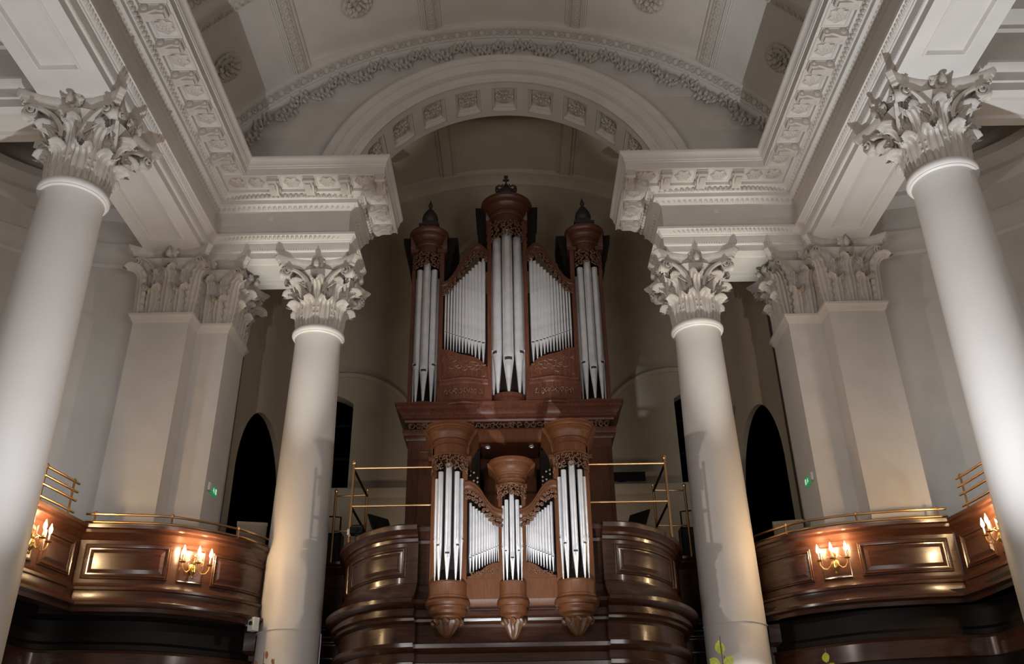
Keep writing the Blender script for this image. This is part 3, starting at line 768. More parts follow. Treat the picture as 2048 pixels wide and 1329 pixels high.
# ------------------------------------------------------------------ organ pipes
def pipe(parent, x, y, R, zt, zm, ztop, face=0.0, mesh_cache={}):
    """foot tip zt, mouth zm, top ztop; mouth turned to angle face"""
    key = (round(R, 4), round(zt - zm, 3), round(ztop - zm, 3))
    if key not in mesh_cache:
        mb = MB(); n = 18; h = zm - zt; H = ztop - zm
        mb.lathe([(R * .22, -h), (R * .30, -h * .93), (R * .97, -.01 - R * .35), (R, -R * .2), (R, R * .4), (R, H - .01), (R * .97, H), (R * .5, H + .003)], n=n)
        # leaf shaped lips round the mouth
        def disp(u, v, o): # u across (-1..1) of mouth half width, v height
            a = u * .75; return ((R + o) * sin(a), -(R + o) * cos(a), v)
        rows = []
        for i in range(9):
            t = i / 8; wv = cos(t * pi / 2) ** .7; v = R * .12 + t * R * 2.6
            rows.append([disp(q * wv, v, .006 * (1 - t) + .002 - .012 * (1 - abs(q)) * (1 - t)) for q in (-1, -.5, 0, .5, 1)])
        mb.grid(rows)
        rows = []
        for i in range(7):
            t = i / 6; wv = cos(t * pi / 2) ** .8; v = -R * .5 - t * R * 1.3
            rows.append([disp(q * wv, v, .004) for q in (-1, -.5, 0, .5, 1)])
        mb.grid(rows)
        mb.grid([[disp(q, v, .003) for q in (-1, -.5, 0, .5, 1)] for v in (-R * .5, R * .12)], mi=1)
        for sx in (-1, 1):
            p = disp(sx * 1.08, 0, 0); mb.box(p[0] - .003, p[0] + .003, p[1] - R * .28, p[1] + .01, -R * .55, R * .6)
        mesh_cache[key] = mb.mesh('pipe', [TIN, SLOT], 40)
    return link('pipe', mesh_cache[key], parent, T(x, y, zm) @ RZ(face))
def tower_pipes(parent, cx, cy, rp, data):
    for off, R, zt, zm, ztop in data:
        for s in ((1,) if off == 0 else (-1, 1)):
            a = math.asin(min(1, off / rp)) * s
            pipe(parent, cx + rp * sin(a), cy - rp * cos(a), R, zt, zm, ztop, a)
def scrollwork(mb, f, u0, u1, z0, z1, n, seed, r=.014, rows=1, depth=.03):
    """openwork of spiral tendrils and leaf lobes in a region mapped by f(u, z, out)"""
    rnd = random.Random(seed)
    for k in range(n):
        for row in range(rows):
            uc = u0 + (u1 - u0) * (k + .5) / n
            lo, hi = (z0(uc) if callable(z0) else z0), (z1(uc) if callable(z1) else z1)
            hh = (hi - lo) / rows; zc_ = lo + hh * (row + .5); wv = abs(u1 - u0) / n
            R_ = min(wv, hh) * .46; sg = 1 if (k + row) % 2 else -1; ph = rnd.uniform(0, 6.28)
            pts = [f(uc + R_ * (1 - .8 * i / 13) * cos(ph + sg * i / 13 * 7.5), zc_ + R_ * (1 - .8 * i / 13) * sin(ph + sg * i / 13 * 7.5) * (hh / wv if hh > wv else 1) ** .5, depth * (.4 + .6 * i / 13)) for i in range(14)]
            mb.tube(pts, [r * (1.1 - .4 * i / 13) for i in range(14)], 5)
            for j in range(5):
                a = rnd.uniform(0, 6.28); L = R_ * rnd.uniform(.6, 1.15); b = (uc + R_ * .55 * cos(a), zc_ + R_ * .55 * sin(a)); a2 = a + rnd.uniform(-.9, .9)
                p = [f(b[0] + L * t * cos(a2 + t), b[1] + L * t * sin(a2 + t), depth * .7) for t in (0, .3, .6, .85)]
                mb.tube(p, [r * .8, r * 1.5, r * 1.3, r * .3], 5)
    return mb
def cyl_map(cx, cy, R):
    return lambda u, z, o: (cx + (R + o) * sin(u / R), cy - (R + o) * cos(u / R), z)
def tower(parent, cx, cy, prof_cap, prof_base, wood, n=40):
    t = obj('tower_cornice', MB().lathe(prof_cap, (cx, cy), n), wood, parent, angle=28)
    b = obj('tower_base', MB().lathe(prof_base, (cx, cy), n), wood, parent, angle=28)
    return t, b
def corbel(parent, cx, cy, z1, z0, r1, r0, m):
    """carved leaf pendant"""
    mb = MB(); n = 40; rows = []
    for i in range(13):
        t = i / 12; z = z1 + (z0 - z1) * t; rr = r1 * (1 - t) ** .6 * .9 + r0
        rows.append([(cx + rr * (1 + .14 * cos(8 * a + 1.5 * t) * (1 - t * .3)) * cos(a), cy + rr * (1 + .14 * cos(8 * a + 1.5 * t)) * sin(a), z) for a in [2 * pi * j / n for j in range(n)]])
    mb.grid(rows, cu=True); mb.add(rows[-1], [tuple(range(n))]); mb.add(rows[0], [tuple(range(n))])
    for k in range(8):
        a = 2 * pi * k / 8; p = []
        for i in range(6):
            t = i / 5; rr = r1 * 1.02 + .035 * sin(t * 2.6); p.append((cx + rr * cos(a + .12 * sin(i)), cy + rr * sin(a + .12 * sin(i)), z1 - .09 * (z1 - z0) * (1 - t) * 4 + .02))
        mb.tube(p, [.012, .03, .035, .035, .03, .012], 6)
    return obj('carved_corbel', mb, m, parent)
def s_rail(parent, pts, y0, y1, th, wood, carve, shade_h, seed, name='curved_cornice', nsc=9):
    """S-curved moulded rail in the XZ plane with a pierced shade hanging below it"""
    pts = smooth_path(pts, 4); prof = [(0, 0), (-.04, .0), (-.075, -.03), (-.075, -.06), (-.05, -.075), (-.045, -.11), (-.03, -.13), (-.03, -th), (0, -th)]
    rows = [[(x, y0 + o, z + d) for o, d in prof] + [(x, y1, z - th), (x, y1, z)] for x, z in pts]
    mb = MB().grid(rows, cu=True); k = len(rows[0]); mb.add(rows[0], [tuple(range(k))]); mb.add(rows[-1], [tuple(range(k))])
    rail_ = obj(name, mb, wood, parent, angle=30)
    bd = MB()
    for i in range(0, len(pts) - 1):
        x, z = pts[i]; x2, z2 = pts[i + 1]
        for q in (.25, .75):
            bd.tube([(x + (x2 - x) * (q - .15), y0 - .05, z + (z2 - z) * (q - .15) - .095), (x + (x2 - x) * (q + .15), y0 - .05, z + (z2 - z) * (q + .15) - .095)], .014, 5)
    b_ = obj('bead_moulding', bd, carve, rail_); b_['kind'] = 'stuff'
    xs = [p[0] for p in pts]
    def zat(x):
        for (xa, za), (xb, zb) in zip(pts, pts[1:]):
            if min(xa, xb) <= x <= max(xa, xb): return za + (zb - za) * (x - xa) / (xb - xa if xb != xa else 1)
        return pts[0][1] if abs(x - xs[0]) < abs(x - xs[-1]) else pts[-1][1]
    sh = MB(); scrollwork(sh, lambda u, z, o: (u, y0 - .03 - o * .7, z), min(xs), max(xs), lambda x: zat(x) - th - shade_h, lambda x: zat(x) - th + .01, nsc + 3, seed, .013, 2)
    obj('pipe_shade', sh, carve, parent)['kind'] = 'stuff'
    return rail_

# ------------------------------------------------------------------ main organ case
mo = thing('organ_case', 'tall dark oak pipe organ case with three towers and a crown on top', 'pipe organ', (0, 17.4, 4.5))
mo_inv = T(0, -17.4, -4.5)
class Sub:                                            # parts are modelled in room coordinates
    pass
holder = mo
def mo_obj(name, mb, m, parent=None, angle=35):
    o = obj(name, mb, m, parent or mo, angle=angle)
    return o
mo.location = (0, 0, 0)
YC = 17.66
# centre tower
cprof = [(.38, 13.60), (.41, 13.62), (.42, 13.65), (.40, 13.68), (.375, 13.69), (.37, 13.92), (.39, 13.925), (.415, 13.95), (.415, 13.98), (.385, 13.99), (.39, 14.05), (.43, 14.06), (.44, 14.09), (.46, 14.10), (.48, 14.15), (.52, 14.20), (.54, 14.205), (.54, 14.25), (.56, 14.255), (.57, 14.28), (.60, 14.32), (.62, 14.325), (.62, 14.37), (.5, 14.39), (.3, 14.42)]
bprof = [(.06, 8.80), (.16, 8.82), (.26, 8.88), (.28, 8.92), (.34, 8.97), (.375, 9.05), (.37, 9.12), (.33, 9.14), (.33, 9.17), (.38, 9.19), (.38, 9.28), (.33, 9.30)]
tc_, tb_ = tower(mo, 0, YC, cprof, bprof, WU)
corbel(mo, 0, YC, 8.80, 8.36, .13, .03, WCV)
tower_pipes(mo, 0, YC, .34, [(0, .118, 9.30, 10.07, 13.42), (.235, .108, 9.30, 10.27, 13.27), (.33, .085, 9.30, 10.36, 13.05)])
sh = MB(); scrollwork(sh, cyl_map(0, YC, .465), -.66, .66, lambda u: 13.22 - .7 * u * u, 13.68, 8, 11, .017, 3)
mo_obj('pipe_shade', sh, WCV)['kind'] = 'stuff'
# boxed sides of the centre tower
mb = MB()
for s in (-1, 1):
    rows = [[(s * x, y, z) for x, y in ((.40, 17.7), (w, 17.7), (w, 18.6), (.40, 18.6))] for z, w in ((13.1, .66), (13.2, .68), (14.2, .73), (14.22, .75), (14.38, .76))]
    mb.grid(rows, cu=True); mb.add(rows[0], [(0, 1, 2, 3)]); mb.add(rows[-1], [(0, 1, 2, 3)])
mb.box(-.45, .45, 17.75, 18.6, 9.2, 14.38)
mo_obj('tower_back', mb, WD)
mb = MB()
for s in (-1, 1):
    for x0, x1 in ((.365, .46),): mb.box(*sorted((s * x0, s * x1)), 17.38, 17.7, 9.1, 13.75)
    mb.sweep([(s * .40, 17.72), (s * .50, 17.72)] if s > 0 else [(-.50, 17.72), (-.40, 17.72)], [(0, 13.6), (.02, 13.62), (.02, 14.0), (.1, 14.1), (.14, 14.25), (.18, 14.3), (.18, 14.4), (0, 14.4)])
mo_obj('tower_stile', mb, WU)
# crown
cr = MB().lathe([(.30, 14.42), (.30, 14.50), (.25, 14.53), (.25, 14.62), (.27, 14.65), (.27, 14.70), (.22, 14.72)], (0, YC), 28)
crn = mo_obj('crown', cr, FIN)
c2_ = MB()
c2_.lathe([(.22, 14.70), (.235, 14.71), (.235, 14.80), (.22, 14.81)], (0, YC), 28)
for k in range(8):
    a = k * pi / 4; 
    pts = [(.225 * cos(a) * q, YC + .225 * sin(a) * q, z) for q, z in ((1, 14.78), (1.12, 14.88), (1.08, 14.98), (.75, 15.03), (.35, 14.98), (.05, 14.94))]
    if k % 2 == 0: c2_.tube(pts, .022, 6)
    c2_.lathe([(.005, 14.81), (.03, 14.84), (.025, 14.88), (.004, 14.92)], (.22 * cos(a + .39), YC + .22 * sin(a + .39)), 6)
c2_.lathe([(.004, 14.93), (.05, 14.97), (.055, 15.02), (.03, 15.07), (.01, 15.08)], (0, YC), 12)
c2_.box(-.02, .02, YC - .02, YC + .02, 15.06, 15.30); c2_.box(-.075, .075, YC - .018, YC + .018, 15.16, 15.21); c2_.box(-.05, .05, YC - .03, YC + .03, 15.26, 15.31)
obj('crown_arches', c2_, FIN, crn)
# side towers
for s in (-1, 1):
    X = s * 1.85
    cprof = [(.295, 12.84), (.315, 12.85), (.325, 12.88), (.31, 12.91), (.285, 12.92), (.28, 13.12), (.30, 13.125), (.32, 13.15), (.32, 13.18), (.29, 13.19), (.295, 13.25), (.33, 13.26), (.34, 13.29), (.36, 13.34), (.39, 13.38), (.40, 13.385), (.40, 13.43), (.42, 13.435), (.44, 13.48), (.465, 13.50), (.47, 13.505), (.47, 13.55), (.38, 13.57), (.2, 13.60)]
    bprof = [(.06, 8.72), (.14, 8.74), (.20, 8.80), (.22, 8.84), (.27, 8.90), (.295, 8.98), (.27, 9.03), (.27, 9.05), (.30, 9.06), (.30, 9.13), (.26, 9.15)]
    tower(mo, X, YC, cprof, bprof, WU, 36); corbel(mo, X, YC, 8.72, 8.45, .12, .04, WCV)
    tower_pipes(mo, X, YC, .255, [(0, .085, 9.14, 9.86, 12.60), (.165, .078, 9.14, 10.02, 12.45), (.245, .062, 9.14, 10.10, 12.28)])
    sh = MB(); scrollwork(sh, cyl_map(X, YC, .345), -.5, .5, lambda u: 12.50 - .9 * u * u, 12.90, 7, 21, .014, 3); mo_obj('pipe_shade', sh, WCV)['kind'] = 'stuff'
    mb = MB(); rows = []
    for z, xi, xo in ((12.2, 1.46, 2.22), (12.4, 1.40, 2.26), (13.3, 1.24, 2.42), (13.34, 1.20, 2.46), (13.55, 1.18, 2.48)):
        rows.append([(s * x, y, z) for x, y in ((xi, 17.74), (xo, 17.74), (xo, 18.6), (xi, 18.6))])
    mb.grid(rows, cu=True); mb.add(rows[0], [(0, 1, 2, 3)]); mb.add(rows[-1], [(0, 1, 2, 3)])
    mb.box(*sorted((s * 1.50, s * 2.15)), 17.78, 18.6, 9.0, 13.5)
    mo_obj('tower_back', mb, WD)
    mb = MB()
    mb.box(*sorted((s * 1.46, s * 1.555)), 17.38, 17.8, 9.0, 13.0); mb.box(*sorted((s * 2.12, s * 2.20)), 17.48, 18.6, 9.0, 13.0)
    for xa, xb in ((1.42, 1.62), (2.06, 2.24)): mb.box(*sorted((s * xa, s * xb)), 17.36, 17.7, 12.90, 13.0)
    xa, xb = sorted((s * 1.42, s * 1.58)); mb.sweep([(xa, 17.68), (xb, 17.68)], [(0, 13.1), (.06, 13.2), (.14, 13.45), (.16, 13.56), (0, 13.56)])
    xa, xb = sorted((s * 2.12, s * 2.28)); mb.sweep([(xa, 17.68), (xb, 17.68)], [(0, 13.1), (.06, 13.2), (.14, 13.45), (.16, 13.56), (0, 13.56)])
    mo_obj('tower_stile', mb, WU)
    f = MB().box(X - .22, X + .22, YC - .22, YC + .22, 13.60, 13.72).box(X - .24, X + .24, YC - .24, YC + .24, 13.72, 13.78).box(X - .17, X + .17, YC - .17, YC + .17, 13.78, 13.90)
    fin = mo_obj('finial', f, FIN)
    obj('finial_bulb', MB().lathe([(.12, 13.90), (.17, 13.94), (.195, 14.02), (.17, 14.14), (.10, 14.26), (.04, 14.34), (.025, 14.38), (.05, 14.41), (.055, 14.45), (.03, 14.50), (.012, 14.56), (.003, 14.62)], (X, YC), 20), FIN, fin)
    # flat of pipes
    xs = [1.405, 1.34, 1.275, 1.21, 1.145, 1.08, 1.01, .94, .87, .80, .725, .64, .55]
    spts = [(s * 1.50, 12.10), (s * 1.38, 12.14), (s * 1.24, 12.32), (s * 1.10, 12.58), (s * .94, 12.86), (s * .80, 13.06), (s * .66, 13.13), (s * .52, 13.02), (s * .46, 12.92)]
    for k, x in enumerate(xs):
        t = k / 12; R_ = .024 + .024 * t ** 1.4
        top = 11.84 + (12.72 - 11.84) * (t ** 1.15); zm = 10.82 - .30 * t; zt = 10.36 - .13 * t if t < .7 else 10.27 - .24 * (t - .7) / .3
        pipe(mo, s * x, 17.42, R_, zt, zm, top)
    s_rail(mo, spts, 17.40, 17.6, .22, WU, WCV, .17, 31)
    mb = MB().box(*sorted((s * .45, s * 1.48)), 17.62, 18.6, 9.1, 11.9)
    mo_obj('case_back', mb, WD)
    # toe panel with swirl relief and curved top
    tops = [(1.47, 10.38), (1.3, 10.36), (1.1, 10.27), (.9, 10.22), (.7, 10.16), (.55, 10.04), (.46, 9.92)]
    mb = MB(); mb.grid([[(s * x, 17.40, 9.60) for x, z in tops], [(s * x, 17.40, z) for x, z in tops], [(s * x, 17.52, z) for x, z in tops]])
    tp = mo_obj('toe_panel', mb, WU)
    sw = MB()
    for k in range(34):
        rnd = random.Random(k); x0 = .52 + .88 * rnd.random(); z0 = 9.66 + .5 * rnd.random(); a0 = rnd.uniform(0, 6.28); p = []; x, z = x0, z0
        for i in range(8):
            p.append((s * x, 17.392, z)); a = a0 + i * .45 * (1 if k % 2 else -1); x += .035 * cos(a); z += .035 * sin(a); x = min(1.44, max(.5, x)); z = min(9.98 + (x - .5) * .3, max(9.63, z))
        sw.tube(p, [.004, .010, .013, .014, .013, .011, .008, .003], 5)
    o = obj('swirl_relief', sw, WCV, tp)
    # bowed moulding, carved panel and serpentine plinth
    def serp(y, amp): return [(s * x, y - amp * sin((x - .45) / 1.05 * pi) ** 2) for x in [.45 + 1.05 * i / 16 for i in range(17)]]
    q = serp(17.38, .12); q = q if s > 0 else q[::-1]
    mo_obj('curved_moulding', MB().sweep(q, [(-.1, 9.5), (.0, 9.5), (.02, 9.53), (.06, 9.56), (.07, 9.60), (-.1, 9.62)]), WU, angle=28)
    mo_obj('lower_panel', MB().sweep(q, [(-.05, 9.05), (0, 9.05), (0, 9.52), (-.05, 9.52)]), WU)
    sh = MB(); scrollwork(sh, lambda u, z, o, s=s: (s * u, 17.375 - .12 * sin((u - .45) / 1.05 * pi) ** 2 - o, z), .56, 1.40, 9.17, 9.44, 8, 41, .016, 1, .035); mo_obj('carved_panel', sh, WCV)
    mo_obj('plinth_moulding', MB().sweep(q, [(-.1, 9.0), (.06, 9.0), (.08, 9.03), (.04, 9.07), (.02, 9.12), (-.1, 9.14)]), WU, angle=28)
# main case cornice, frieze and lower body
pp = [(-2.18, 18.6), (-2.18, 17.5), (2.18, 17.5), (2.18, 18.6)]
mo_obj('case_cornice', MB().sweep(pp, [(-.1, 8.66), (.03, 8.68), (.05, 8.72), (.10, 8.75), (.10, 8.80), (.13, 8.83), (.17, 8.90), (.21, 8.93), (.21, 8.99), (.25, 9.03), (.25, 9.06), (-.2, 9.08)]), WU, angle=28)
mo_obj('case_frieze', MB().sweep(pp, [(-.06, 8.50), (-.06, 8.68)]), WD)
sh = MB(); scrollwork(sh, lambda u, z, o: (u, 17.50 - o * .6, z), -2.14, 2.14, 8.52, 8.68, 30, 51, .013, 1); fz = mo_obj('carved_frieze', sh, WCV)
mo_obj('case_string', MB().sweep(pp, [(-.1, 8.28), (.0, 8.28), (.02, 8.34), (.06, 8.38), (.08, 8.45), (.08, 8.50), (-.1, 8.51)]), WU, angle=28)
mb = MB()
for s in (-1, 1):
    mb.box(*sorted((s * .95, s * 2.14)), 17.52, 18.6, 4.5, 8.30)
mb.box(-2.1, 2.1, 18.1, 18.6, 4.5, 8.30)
body = mo_obj('lower_body', mb, WU)
for s in (-1, 1):
    Q = Path([(s * 2.14 if s < 0 else .95, 17.52), (-.95 if s < 0 else 2.14, 17.52)])
    obj('body_panel', panel(Q, .22, Q.len - .08, 6.35, 8.05, RINGS_S, 2), WC, body, angle=20)
    obj('body_panel', panel(Q, .22, Q.len - .08, 5.2, 6.05, RINGS_S, 2), WU, body, angle=20)
    obj('body_moulding', MB().sweep([tuple(Q.p[0]), tuple(Q.p[1])], [(0, 6.08), (.03, 6.1), (.05, 6.16), (.02, 6.22), (0, 6.24)]), WU, body)
# console recess with canopy, downlights, stop knobs and keyboards
can = mo_obj('console_canopy', MB().box(-.62, .62, 16.95, 17.9, 8.12, 8.20).sweep([(-.62, 17.5), (-.62, 16.95), (.62, 16.95), (.62, 17.5)], [(0, 8.0), (.03, 8.02), (.03, 8.1), (.05, 8.14), (.05, 8.26), (0, 8.30)]), WC)
obj('canopy_ceiling', MB().box(-.60, .60, 17.0, 17.9, 8.02, 8.06), WU, can)
for x in (-.45, .45):
    dl = obj('downlight', MB().lathe([(.055, 8.02), (.055, 8.00), (.035, 8.00), (.03, 8.015)], (x, 17.25), 16), TIN, can)
con = thing('organ_console', 'dark organ console niche with keyboards and pale stop knobs between the cases', 'organ console')
obj('console_back', MB().box(-.55, .55, 17.75, 17.9, 4.5, 7.75), WC, con)
for s in (-1, 1):
    obj('stop_jamb', MB().box(*sorted((s * .62, s * .95)), 17.30, 17.7, 6.2, 7.95), WD, con)
KN = MB().lathe([(.010, 0), (.010, .03), (.020, .035), (.021, .05), (.015, .056), (.003, .057)], n=10).mesh('stop_knob', IVORY)
for s in (-1, 1):
    for c in range(4):
        for r_ in range(6):
            if (c + r_) % 6 == 5: continue
            link('stop_knob', KN, con, T(s * (.66 + .075 * c), 17.30, 7.02 + .085 * r_ + .03 * c) @ RX(pi / 2))
for k in range(4):
    kb = MB().box(-.56, .56, 17.0 + .11 * k, 17.12 + .11 * k, 6.42 + .07 * k, 6.44 + .07 * k)
    obj('keyboard', kb, IVORY, con)

# ------------------------------------------------------------------ chair organ case
ch = thing('chair_organ', 'small brown oak organ case with three pipe towers hung on the balcony front', 'pipe organ')
CY = 14.42
def ch_tower(X, k, cap_r, cap_z, dr, dz0, base_r, pd, rp, seed, cor):
    z = cap_z
    e = cap_r - dr
    cp = [(dr - .01, dz0), (dr + .02, dz0 + .01), (dr + .028, dz0 + .025), (dr + .02, dz0 + .045), (dr - .004, dz0 + .055), (dr - .006, z - .345), (dr + .008, z - .34), (dr + .02, z - .325), (dr + .02, z - .305), (dr + .004, z - .295), (dr + .006, z - .25), (dr + .03, z - .24), (dr + .036, z - .22),
          (dr + e * .30, z - .205), (dr + e * .36, z - .16), (dr + e * .50, z - .115), (dr + e * .62, z - .10), (dr + e * .62, z - .06), (dr + e * .72, z - .055), (dr + e * .78, z - .035), (dr + e * .93, z - .012), (cap_r, z - .008), (cap_r, z + .02), (cap_r - .05, z + .03), (.1, z + .035)]
    b = base_r
    bp = [(b * .25, 4.06), (b * .62, 4.07), (b * .72, 4.10), (b * .74, 4.13), (b * .95, 4.16), (b * 1.0, 4.20), (b * .97, 4.25), (b * .99, 4.27), (b * 1.10, 4.28), (b * 1.16, 4.32), (b * 1.14, 4.36), (b * 1.05, 4.385), (b * 1.0, 4.40), (b * 1.0, 4.43), (b * .97, 4.44), (b * .97, 4.61), (b * .99, 4.63), (b * .97, 4.655), (b * .8, 4.66)]
    tower(ch, X, CY, cp, bp, WC, 36); corbel(ch, X, CY, 4.07, cor, b * .62, .02, WCV)
    tower_pipes(ch, X, CY, rp, pd)
    sh = MB(); Rm = dr + .0; scrollwork(sh, cyl_map(X, CY, Rm), -Rm * 1.5, Rm * 1.5, lambda u: dz0 - .24 * k - .5 * u * u * k, dz0 + .01, 7, seed, .010, 2); obj('pipe_shade', sh, WCV, ch)['kind'] = 'stuff'
for s in (-1, 1):
    X = s * 1.03 + .02
    ch_tower(X, 1, .435, 7.29, .283, 6.74, .315, [(0, .052, 4.66, 5.10, 6.60), (.135, .047, 4.66, 5.24, 6.47), (.205, .036, 4.66, 5.36, 6.38)], .215, 61, 3.82)
    # side boxes of the tower cap
    for q in (-1, 1):
        mb = MB()
        rows = [[(X + q * x, y, z) for x, y in ((.2, 14.42), (w, 14.42), (w, 15.2), (.2, 15.2))] for z, w in ((6.72, .30), (6.74, .31), (7.0, .33), (7.15, .40), (7.24, .46), (7.30, .47))]
        mb.grid(rows, cu=True); mb.add(rows[-1], [(0, 1, 2, 3)])
        mb.box(X + q * .32 - .045, X + q * .32 + .045, 14.34, 14.45, 6.70, 6.78)
        obj('cap_return', mb, WC, ch)
    mb = MB()
    for xa, xb in ((-.30, -.215), (.215, .30)): mb.box(X + xa, X + xb, 14.36, 14.60, 4.45, 6.78)
    obj('stile', mb, WC, ch)
    obj('case_side', MB().box(*sorted((X + s * .28, X + s * .30)), 14.42, 15.3, 4.45, 7.2), WC, ch)
    obj('tower_back', MB().box(X - .25, X + .25, 14.56, 14.60, 4.6, 6.8), WD, ch)
    xs = [.675, .622, .572, .524, .478, .434, .393, .354, .317, .282, .248, .216]
    for k, x in enumerate(xs):
        t = k / 11; zt = 4.82 + .18 * sin(t * pi / 2)
        pipe(ch, s * x + .02, 14.43, .024 - .009 * t, zt, 5.07 + .19 * t ** .8, 5.98 - .36 * t ** .75)
    sp = [(.77, 6.34), (.70, 6.35), (.62, 6.32), (.52, 6.23), (.42, 6.07), (.32, 5.94), (.22, 5.875), (.14, 5.86)]
    s_rail(ch, [(s * x + .02, z) for x, z in sp], 14.38, 14.58, .17, WC, WCV, .17, 71, nsc=8)
    obj('case_back', MB().box(*sorted((s * .15 + .02, s * .75 + .02)), 14.56, 14.60, 4.4, 5.7), WD, ch)
    tops = [(.72, 4.76), (.62, 4.78), (.5, 4.85), (.4, 4.93), (.3, 4.975), (.18, 4.985)]
    mb = MB(); mb.grid([[(s * x + .02, 14.40, 4.72) for x, z in tops], [(s * x + .02, 14.40, z) for x, z in tops], [(s * x + .02, 14.5, z) for x, z in tops]])
    tp = obj('toe_panel', mb, WC, ch)
    sw = MB(); scrollwork(sw, lambda u, z, o, s=s: (s * u + .02, 14.398 - o * .3, z), .2, .66, 4.74, lambda u: 4.95 - .3 * max(0, u - .3), 6, 81, .009, 1); obj('toe_relief', sw, WCV, tp)
    obj('lower_board', MB().box(*sorted((s * .17 + .02, s * .78 + .02)), 14.39, 14.5, 4.40, 4.72), WC, ch)
ch_tower(.035, .8, .385, 6.65, .215, 6.22, .225, [(0, .040, 4.66, 5.02, 6.10), (.088, .034, 4.66, 5.14, 5.98), (.145, .027, 4.66, 5.22, 5.90)], .155, 62, 3.78)
mb = MB()
for q in (-1, 1):
    mb.box(*sorted((.035 + q * .16, .035 + q * .225)), 14.38, 14.6, 4.45, 6.28); mb.box(*sorted((.035 + q * .15, .035 + q * .26)), 14.35, 14.5, 6.2, 6.27)
    rows = [[(.035 + q * x, y, z) for x, y in ((.15, 14.42), (w, 14.42), (w, 14.8), (.15, 14.8))] for z, w in ((6.2, .22), (6.4, .24), (6.52, .30), (6.60, .40), (6.67, .41))]
    mb.grid(rows, cu=True); mb.add(rows[-1], [(0, 1, 2, 3)])
obj('stile', mb, WC, ch); obj('tower_back', MB().box(-.15, .22, 14.56, 14.60, 4.6, 6.4), WD, ch)
obj('bottom_rail', MB().sweep([(-1.33, 14.44), (1.37, 14.44)], [(-.2, 4.30), (.0, 4.30), (.03, 4.34), (.05, 4.40), (.03, 4.43), (-.2, 4.45)]), WC, ch)
obj('carcase_back', MB().box(-1.3, 1.34, 15.25, 15.3, 4.5, 5.6), WD, ch)

# ------------------------------------------------------------------ brass guard rails beside the chair organ
for s in (-1, 1):
    t = thing('guard_rail', 'tall brass guard rail on the balcony %s of the small organ' % ('left' if s < 0 else 'right'), 'railing')
    A, Bp, Cp, E_ = (s * 2.80, 15.22), (s * 2.81, 16.80), (s * 3.43, 16.85), (s * 1.32, 15.22)
    for (p, zb) in ((A, 5.55), (Bp, 5.6), (Cp, 5.6)):
        obj('post', MB().tube([(p[0], p[1], zb), (p[0], p[1], 6.98)], .024, 8).lathe([(.02, 6.97), (.034, 6.99), (.034, 7.02), (.01, 7.05)], p, 8), BR, t)
    for z in (6.20, 6.90):
        obj('rail', MB().tube([(*A, z), (*E_, z)], .019, 8), BR, t); obj('rail', MB().tube([(*Bp, z), (*Cp, z)], .017, 8), BR, t)
        obj('cross_rail', MB().tube([(*A, z - .02), (*Bp, z - .02)], .022, 8), BLK, t)
# ------------------------------------------------------------------ small things on the gallery
def music_stand(x, y, rz, label):
    t = thing('music_stand', label, 'music stand', (x, y, 4.5), 'music stands', rz)
    obj('desk', MB().box(-.26, .26, -.015, .015, 0, .34, M=T(0, 0, 1.62) @ RX(-.45)).box(-.26, .26, -.07, .0, -.012, .012, M=T(0, 0, 1.62) @ RX(-.45)), BLK, t)
    obj('pole', MB().tube([(0, .05, .05), (0, .05, 1.76)], .014, 8), BLK, t)
    for k in range(3):
        a = k * 2.094; obj('foot', MB().tube([(0, .05, .18), (.28 * cos(a), .05 + .28 * sin(a), .015)], .012, 6), BLK, t)
music_stand(-2.44, 16.6, .9, 'black music stand behind the left part of the organ balcony')
music_stand(2.38, 16.6, -.9, 'black music stand behind the right part of the organ balcony')
for s in (-1, 1):
    t = thing('loudspeaker', 'black boxy loudspeaker on the balcony beside the %s column' % ('left' if s < 0 else 'right'), 'loudspeaker', (s * 3.55, 17.62, 4.5))
    obj('cabinet', MB().box(-.16, .16, -.15, .15, .08, 1.84), BLK, t); obj('grille', MB().box(-.14, .14, -.165, -.15, .15, 1.8), SLOT, t)
    obj('pull_handle', MB().tube([(-s * .10, 0, 1.84), (-s * .10, 0, 2.20), (s * .14, 0, 2.22)], .018, 8), BLK, t)
    for q in (-.12, .12): obj('wheel', MB().tube([(q - .02, 0, .04), (q + .02, 0, .04)], .04, 12), BLK, t)
t = thing('video_camera', 'black video camera clamped on the balcony rail left of the small organ', 'camera', (-2.66, 15.2, 5.66))
obj('camera_body', MB().box(-.12, .10, -.10, .10, .03, .14), BLK, t); obj('camera_handle', MB().tube([(-.1, 0, .14), (-.1, 0, .19), (.1, 0, .19), (.1, 0, .14)], .012, 6), BLK, t)
obj('camera_lens', MB().tube([(0, -.10, .08), (0, -.17, .08)], .035, 12), BLG, t); obj('camera_foot', MB().box(-.04, .04, -.04, .04, -.0, .04), BLK, t); obj('camera_screen', MB().box(-.16, -.12, -.1, .02, .0, .1), WHT, t)
t = thing('display_screen', 'flat black screen on the wall right of the organ, above a pale ledge', 'screen', (2.75, 20.9, 8.43))
obj('screen_panel', MB().box(-.55, .55, -.06, 0, .0, .22), BLK, t); obj('screen_bracket', MB().box(-.1, .1, 0, .2, .05, .15), BLK, t)
for x, y, s in ((-4.93, 16.62, -1), (5.27, 16.62, 1)):
    t = thing('storage_box', 'pale cardboard box behind the %s curved balcony rail by the dark archway' % ('left' if s < 0 else 'right'), 'box', (x, y, 4.5), None, -.25 * s)
    obj('carton', MB().box(-.27, .27, -.2, .2, 0, 1.74 if s < 0 else 1.60), mat('card', (.30, .24, .18), .8) if s < 0 else bpy.data.materials['card'], t); obj('lid', MB().box(-.28, .28, -.21, .21, 1.72 if s < 0 else 1.58, 1.79 if s < 0 else 1.65), bpy.data.materials['card'], t)
